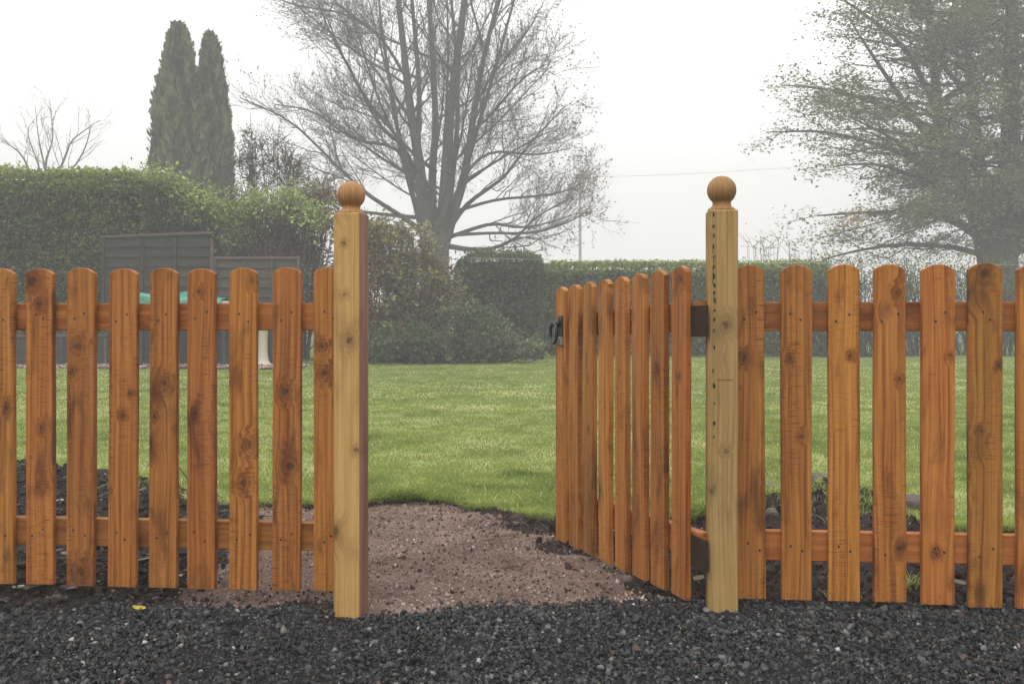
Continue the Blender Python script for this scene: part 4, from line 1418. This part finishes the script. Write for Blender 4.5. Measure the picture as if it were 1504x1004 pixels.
def twig_hedge(name, label, x0, x1, Y, depth, height, n, mat, twigs, cat='hedge', leafn=3000, base_h=0.0, spreadx=0.18):
    a, b = P(x0, HY, Y), P(x1, HY, Y)
    bo = np.array([(a[0] + b[0]) / 2, Y + depth / 2, 0])
    root = tag(empty(name, bo), label, cat)
    mb = MB()
    tips = []
    for k in range(n):
        q0 = np.array([rng.uniform(a[0], b[0]), Y + rng.uniform(0, depth), rng.uniform(0, base_h)])
        hh = height * rng.uniform(0.65, 1.1) - q0[2]
        q1 = q0 + np.array([rng.normal(0, spreadx), rng.normal(0, 0.15), hh])
        mid = (q0 + q1) / 2 + rng.normal(0, 0.08, 3)
        pp = spline(np.array([q0, mid, q1]), 5)
        V, Fs = tube(pp - bo, np.linspace(0.014, 0.005, 5), 3)
        mb.add(V, Fs)
        tips.append(pp[2:])
        for j in range(twigs):
            i = rng.integers(1, 5)
            e = pp[i] + np.array([rng.normal(0, 0.22), rng.normal(0, 0.18), abs(rng.normal(0.2, 0.12))])
            V, Fs = tube(np.array([pp[i], (pp[i] + e) / 2 + rng.normal(0, 0.02, 3), e]) - bo, [0.007, 0.005, 0.004], 3)
            mb.add(V, Fs)
            tips.append(np.array([e]))
    mb.build('stems', M_TWIG, root)
    tp = np.concatenate(tips)
    tp = tp[rng.integers(0, len(tp), leafn)] + rng.normal(0, 0.09, (leafn, 3))
    mb = MB()
    leaves(mb, tp - bo, 0.06, np.clip(rng.normal(0.5, 0.22, leafn), 0, 1))
    mb.build('foliage', mat, root)
    return root


twig_hedge('thin_hedge', 'thin twiggy hedge under the leafy tree, seen between the right fence pickets', 1195, 1620, 22.2, 1.2, 2.0, 420, M_HEDGE, 6, leafn=17000, spreadx=0.36)
twig_hedge('twiggy_shrub', 'upright twiggy shrub showing over the low hedge at the right', 1095, 1225, 24.4, 0.8, 2.55, 90, M_LIME, 5, 'shrub', 1500)


# ------------------------------------------------------------------ shrubs
def shrub(name, label, blobs, Y, leaf, mat, n, twig_mat=None, cat='shrub', stems=14, open_=0.0, tilt=math.pi, group=None, bias=0.0):
    """blobs: (x, y, rx, ry[, dY]) in photo pixels; leaf masses round a fan of stems"""
    cx = np.mean([b[0] for b in blobs])
    bo = ground_origin(cx, Y)
    root = tag(empty(name, bo), label, cat, group)
    W_ = np.array([b[2] * b[3] for b in blobs], float)
    W_ /= W_.sum()
    mb = MB()
    wood = MB()
    for b, wgt in zip(blobs, W_):
        dY = b[4] if len(b) > 4 else 0.0
        c = P(b[0], b[1], Y + dY)
        rx, rz_ = b[2] / F * (Y + dY), b[3] / F * (Y + dY)
        ry = min(max(rx, 0.4), 1.1)
        m = int(n * wgt)
        # leaf clumps at branch ends
        nc = max(10, m // 45)
        v = rng.normal(0, 1, (nc, 3))
        v /= np.linalg.norm(v, axis=1, keepdims=True)
        rad = 0.45 + 0.6 * rng.random(nc) ** 0.6
        cl = c + v * rad[:, None] * np.array([rx, ry, rz_]) * rng.uniform(0.75, 1.12, (nc, 1))
        cl[:, 2] = np.maximum(cl[:, 2], 0.05)
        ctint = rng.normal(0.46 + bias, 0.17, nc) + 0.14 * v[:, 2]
        pick = rng.integers(0, nc, m)
        cs = rng.uniform(0.09, 0.20, nc)
        pts = cl[pick] + rng.normal(0, 1, (m, 3)) * cs[pick][:, None] * np.array([1, 1, 0.8])
        pts[:, 2] = np.maximum(pts[:, 2], 0.02)
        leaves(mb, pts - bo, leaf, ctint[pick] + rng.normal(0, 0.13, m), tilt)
        base = bo + np.array([(c[0] - bo[0]) * 0.6, dY, 0.0])
        for k in range(nc if open_ else min(nc, stems)):
            q = cl[k]
            if k >= stems:
                for j in range(int(open_) + 1):
                    d_ = rng.normal(0, 1, 3)
                    d_ /= np.linalg.norm(d_)
                    L_ = rng.uniform(0.18, 0.5)
                    V, Fs = tube(np.array([q - d_ * L_ * 0.6, q + rng.normal(0, 0.05, 3), q + d_ * L_ * 0.5 + (0, 0, 0.08)]) - bo, [0.007, 0.005, 0.003], 3)
                    wood.add(V, Fs)
                continue
            mid = base * 0.45 + q * 0.55 + rng.normal(0, 0.12, 3)
            mid[2] = max(mid[2], 0.05)
            V, Fs = tube(spline(np.array([base + rng.normal(0, 0.12, 3) * (1, 1, 0), mid, q]), 6) - bo, np.linspace(0.018, 0.005, 6), 4)
            wood.add(V, Fs)
            if open_:
                for j in range(int(open_)):
                    e = q + rng.normal(0, 0.24, 3) + np.array([0, 0, 0.06])
                    V, Fs = tube(np.array([mid * 0.06 + q * 0.94, (q + e) / 2 + rng.normal(0, 0.03, 3), e]) - bo, [0.008, 0.006, 0.004], 3)
                    wood.add(V, Fs)
    mb.build('foliage', mat, root)
    wood.build('stems', twig_mat or M_TWIG, root)
    return root


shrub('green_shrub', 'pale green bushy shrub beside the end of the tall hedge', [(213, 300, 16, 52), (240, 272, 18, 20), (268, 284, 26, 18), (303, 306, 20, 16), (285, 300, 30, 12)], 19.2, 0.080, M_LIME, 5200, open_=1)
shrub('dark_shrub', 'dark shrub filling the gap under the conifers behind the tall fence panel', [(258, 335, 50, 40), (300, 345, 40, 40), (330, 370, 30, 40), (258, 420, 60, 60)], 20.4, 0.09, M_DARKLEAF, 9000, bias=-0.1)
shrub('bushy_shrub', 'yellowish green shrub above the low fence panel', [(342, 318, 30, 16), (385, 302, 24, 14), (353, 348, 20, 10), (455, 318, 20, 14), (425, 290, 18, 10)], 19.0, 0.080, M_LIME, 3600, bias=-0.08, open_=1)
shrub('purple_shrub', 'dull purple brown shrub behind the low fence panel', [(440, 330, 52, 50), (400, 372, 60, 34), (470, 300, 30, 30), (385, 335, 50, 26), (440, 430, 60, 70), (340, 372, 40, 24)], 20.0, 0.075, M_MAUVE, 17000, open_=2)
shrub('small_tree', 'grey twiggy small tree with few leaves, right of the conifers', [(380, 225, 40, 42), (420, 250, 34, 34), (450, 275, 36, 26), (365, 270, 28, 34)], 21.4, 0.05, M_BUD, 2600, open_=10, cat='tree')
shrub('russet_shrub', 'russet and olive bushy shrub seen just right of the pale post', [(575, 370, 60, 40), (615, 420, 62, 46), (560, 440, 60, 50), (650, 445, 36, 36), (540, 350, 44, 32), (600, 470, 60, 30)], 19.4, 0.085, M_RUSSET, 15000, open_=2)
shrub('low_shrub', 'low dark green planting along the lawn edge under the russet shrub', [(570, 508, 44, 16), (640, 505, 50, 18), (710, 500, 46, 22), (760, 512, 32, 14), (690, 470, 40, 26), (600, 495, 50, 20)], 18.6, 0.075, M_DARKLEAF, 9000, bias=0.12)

# faint leafless tree beyond the tall hedge
T = Tree()
YL = 46.0
for pts, r0, dep in (([(64, 330), (66, 270), (58, 235), (48, 200), (40, 150)], 4, 0.4), ([(66, 270), (72, 235), (85, 205), (84, 150)], 3.5, -0.4), ([(64, 300), (90, 235), (98, 205), (118, 185), (134, 170)], 3.5, 0.5),
                     ([(62, 300), (40, 235), (22, 215), (6, 200)], 3, -0.5), ([(66, 290), (110, 240), (125, 205), (128, 180)], 3, 0.2), ([(64, 300), (50, 245), (25, 190), (28, 165)], 2.5, 0.8)):
    q, rd = T.limb(px_limb(pts, dep, 0, YL), r0 * 0.7 * YL / F, 0.35 * YL / F, 10, 5)
    T.grow(q, rd, 0, 1, start=0.3, up=0.4, spread=(0.4, 0.8), ratio=0.45, minr=0.007, spacing=[0.42, 0.32], length=[1.6, 0.8])
bo = ground_origin(64, YL)
root = tag(empty('leafless_tree', bo), 'faint leafless tree in the mist above the tall hedge', 'tree')
V, Fs = tube(np.array([(0, 0, -0.1), (0, 0, 5.8)]), [0.14, 0.10], 8)
MB().add(V, Fs).build('trunk', M_BARK, root)
T.wood.V = [v - bo for v in T.wood.V]
T.wood.build('branches', M_TWIG, root)


# ------------------------------------------------------------------ weathered lap fence panels
def lap_panel(label, x0, x1, yt0, yt1, Y0_, Y1_, n, mat, battens):
    # overlapping boards, each tilted so its lower edge stands proud of the one below
    a, b = P(x0, yt0, Y0_), P(x1, yt1, Y1_)
    L = float(np.hypot(b[0] - a[0], b[1] - a[1]))
    ang = math.atan2(b[1] - a[1], b[0] - a[0])
    H0, H1 = a[2], b[2]
    root = tag(empty('fence_panel', (a[0], a[1], 0), ang), label, 'fence panel', 'weathered lap panels at the garden edge')
    Hm = min(H0, H1)
    bh = (Hm - 0.08) / n
    for k in range(n):
        V, Fs = box(L - 0.06, 0.012, bh + 0.022, 0.002)
        MB().add(V, Fs).build('board', mat, root, loc=(L / 2, 0.012 + rng.normal(0, 0.001), 0.06 + bh * (k + 0.5)), rot=(R(-8.5), R(rng.normal(0, 0.35)), 0))
    V, Fs = box(L, 0.05, 0.045, 0.003)
    MB().add(V, Fs).build('capping', M_OLDFRAME, root, loc=(L / 2, 0.0, (H0 + H1) / 2 - 0.02), rot=(0, -math.atan2(H1 - H0, L), 0))
    for f in battens:
        V, Fs = box(0.05, 0.03, Hm - 0.08, 0.003)
        MB().add(V, Fs).build('batten', M_OLDFRAME if f == 1 else mat, root, loc=(0.025 + f * (L - 0.05), -0.024, (Hm - 0.08) / 2 + 0.03))
    return root


lap_panel('tall dark weathered lap fence panel behind the left pickets', 150, 314, 346, 340, 17.4, 17.4, 13, M_OLDBOARD, (0, 0.36, 0.66, 1))
lap_panel('lower weathered lap fence panel with pale frame, right of the tall one', 315, 441, 377, 377, 17.35, 17.35, 11, M_OLDBOARD2, (0, 0.35, 0.68, 1))
lap_panel('dark lap fence panel in front of the tall hedge, seen between the leftmost pickets', 22, 157, 492, 490, 17.0, 17.4, 5, M_OLDBOARD2, (0, 0.5, 1))

# ------------------------------------------------------------------ table under a green sheet, bird bath, border
g = NG('green_plastic_sheet')
nz = g.noise(g.n('TexCoord').outputs['Object'], 7.0, 4.0)
M_TARP = g.done(g.mix(nz, (0.02, 0.17, 0.115), (0.06, 0.30, 0.22)), 0.35, g.bump(nz, 0.5, 0.05), 0.5)
Yt = 16.6
ta, tb = P(196, 430, Yt), P(336, 437, Yt)
tc_ = np.array([(ta[0] + tb[0]) / 2, Yt + 0.3, 0])
tl = tb[0] - ta[0]
root = tag(empty('garden_table', tc_), 'pale garden table largely hidden under a green sheet by the panels', 'table')
V, Fs = box(tl, 0.62, 0.035, 0.004)
g = NG('pale_table')
M_PALE = g.done((0.50, 0.48, 0.42), 0.6, None, 0.3)
MB().add(V, Fs).build('tabletop', M_PALE, root, loc=(0, 0, 1.135))
for sx in (-1, 1):
    for sy in (-1, 1):
        V, Fs = box(0.05, 0.05, 1.115, 0.004)
        MB().add(V, Fs).build('leg', M_OLDBOARD, root, loc=(sx * (tl / 2 - 0.10), sy * 0.24, 0.558))
xs_, ys_ = np.linspace(-tl / 2 - 0.02, tl / 2 - 0.12, 46), np.linspace(-0.55, 0.55, 34)


def tarp_z(X, Y):
    over = np.clip(np.abs(Y) - 0.32, 0, 1)
    hump = (fbm(X, Y, 131, 3.0, 3)) * 0.30 * np.clip(1.1 - np.abs(Y) / 0.5, 0, 1) * np.clip(1.25 - (X + tl / 2) / tl, 0, 1)
    return 1.158 + hump - over * 1.5 + (fbm(X, Y, 133, 9.0, 2) - 0.5) * 0.02


V, Fq = grid(xs_, ys_, tarp_z)
ov = np.clip(np.abs(V[:, 1]) - 0.32, 0, 1)
V[:, 1] = np.sign(V[:, 1]) * (np.minimum(np.abs(V[:, 1]), 0.33) + ov * 0.12) + np.sin(V[:, 0] * 17) * ov * 0.12
o = MB().add(V, Fq).build('green_sheet', M_TARP, smooth=True, loc=tc_)
md = o.modifiers.new('thickness', 'SOLIDIFY')
md.thickness = 0.004
md.offset = 1
tag(o, 'crumpled green plastic sheet draped over the garden table', 'plastic sheet')

g = NG('cream_stone')
nz = g.noise(g.n('TexCoord').outputs['Object'], 14.0, 4.0)
M_CREAM = g.done(g.mix(nz, (0.42, 0.39, 0.30), (0.55, 0.52, 0.42)), 0.8, g.bump(nz, 0.4, 0.01), 0.2)
pb = ground_origin(386, 17.0)
root = tag(empty('bird_bath', (pb[0], 17.0, 0.03)), 'cream stone bird bath in front of the low panel, seen between two pickets', 'bird bath')
V, Fs = lathe([(0.17, 0.0), (0.17, 0.05), (0.13, 0.07), (0.10, 0.12), (0.082, 0.25), (0.078, 0.45), (0.085, 0.62), (0.11, 0.72), (0.10, 0.76)], 20)
MB().add(V, Fs).build('pedestal', M_CREAM, root, smooth=True)
V, Fs = lathe([(0.09, 0.76), (0.16, 0.80), (0.215, 0.87), (0.22, 0.90), (0.20, 0.905), (0.17, 0.87), (0.05, 0.83)], 24)
MB().add(V, Fs).build('bowl', M_CREAM, root, smooth=True)

# brown leaf litter along the foot of the panels
n = 3600
gx, gy = rng.uniform(-9.5, -3.5, n), 16.2 + rng.random(n) * 1.2
mb = MB()
s = rng.uniform(0.02, 0.06, n)
scatter(mb, GRITS, OCT_F, np.stack([gx, gy, 0.045 + rng.uniform(0, 0.03, n)], 1), s[:, None] * np.array([1, 1, 0.5]), np.clip(rng.beta(2, 1.6, n), 0, 1), 0.4)
stuff(mb, 'leaf_litter', M_GRIT)

# ------------------------------------------------------------------ far pole, wires, washing line
Yp = 100.0
pp_ = ground_origin(852, Yp)
root = tag(empty('telegraph_pole', pp_), 'faint telegraph pole in the mist behind the right of the bare tree', 'pole')
ztop = EYE + (HY - 255) / F * Yp
V, Fs = tube(np.array([(0, 0, -0.2), (0, 0, ztop)]), [0.17, 0.14], 10)
M_POLE = barkmat('weathered_pole', (0.17, 0.16, 0.15), (0.27, 0.26, 0.245))
MB().add(V, Fs).build('shaft', M_POLE, root, smooth=True)
V, Fs = box(1.9, 0.14, 0.16, 0.005, (0, -0.25, ztop - 0.5))
MB().add(V, Fs).build('crossarm', M_POLE, root)
M_WIRE = NG('wire').done((0.03, 0.03, 0.03), 0.5)
a, b = np.array([pp_[0], Yp - 0.25, ztop - 0.40]), P(1560, 202, 84.0)
s = np.linspace(0, 1, 24)[:, None]
line = a * (1 - s) + b * s - np.array([0, 0, 1]) * (4 * s * (1 - s) * 0.7)
V, Fs = tube(line, 0.014, 4)
tag(MB().add(V, Fs).build('overhead_wire', M_WIRE), 'thin overhead wire in the mist between the two big trees', 'wire')
M_LINE = NG('washing_line_cord').done((0.45, 0.50, 0.45), 0.6)
a, b = P(690, 379, 20.35), P(1620, 389, 22.3)
line = a * (1 - s) + b * s - np.array([0, 0, 1]) * (4 * s * (1 - s) * 0.03)
V, Fs = tube(line, 0.0035, 4)
tag(MB().add(V, Fs).build('washing_line', M_LINE), 'thin pale washing line strung level across the far hedge', 'washing line')

# ------------------------------------------------------------------ haze
g = NG('mist')
pv = g.n('VolumePrincipled')
pv.inputs['Color'].default_value = (0.985, 0.985, 0.975, 1)
pv.inputs['Density'].default_value = HAZE_DENSITY
pv.inputs['Anisotropy'].default_value = 0.0
om = g.n('OutputMaterial')
g.t.links.new(pv.outputs[0], om.inputs['Volume'])
V, Fs = box(340, 250, 28.6, 0.01, (0, 55, 13.0))
tag(MB().add(V, Fs).build('haze', g.m), None, None, None, 'stuff')
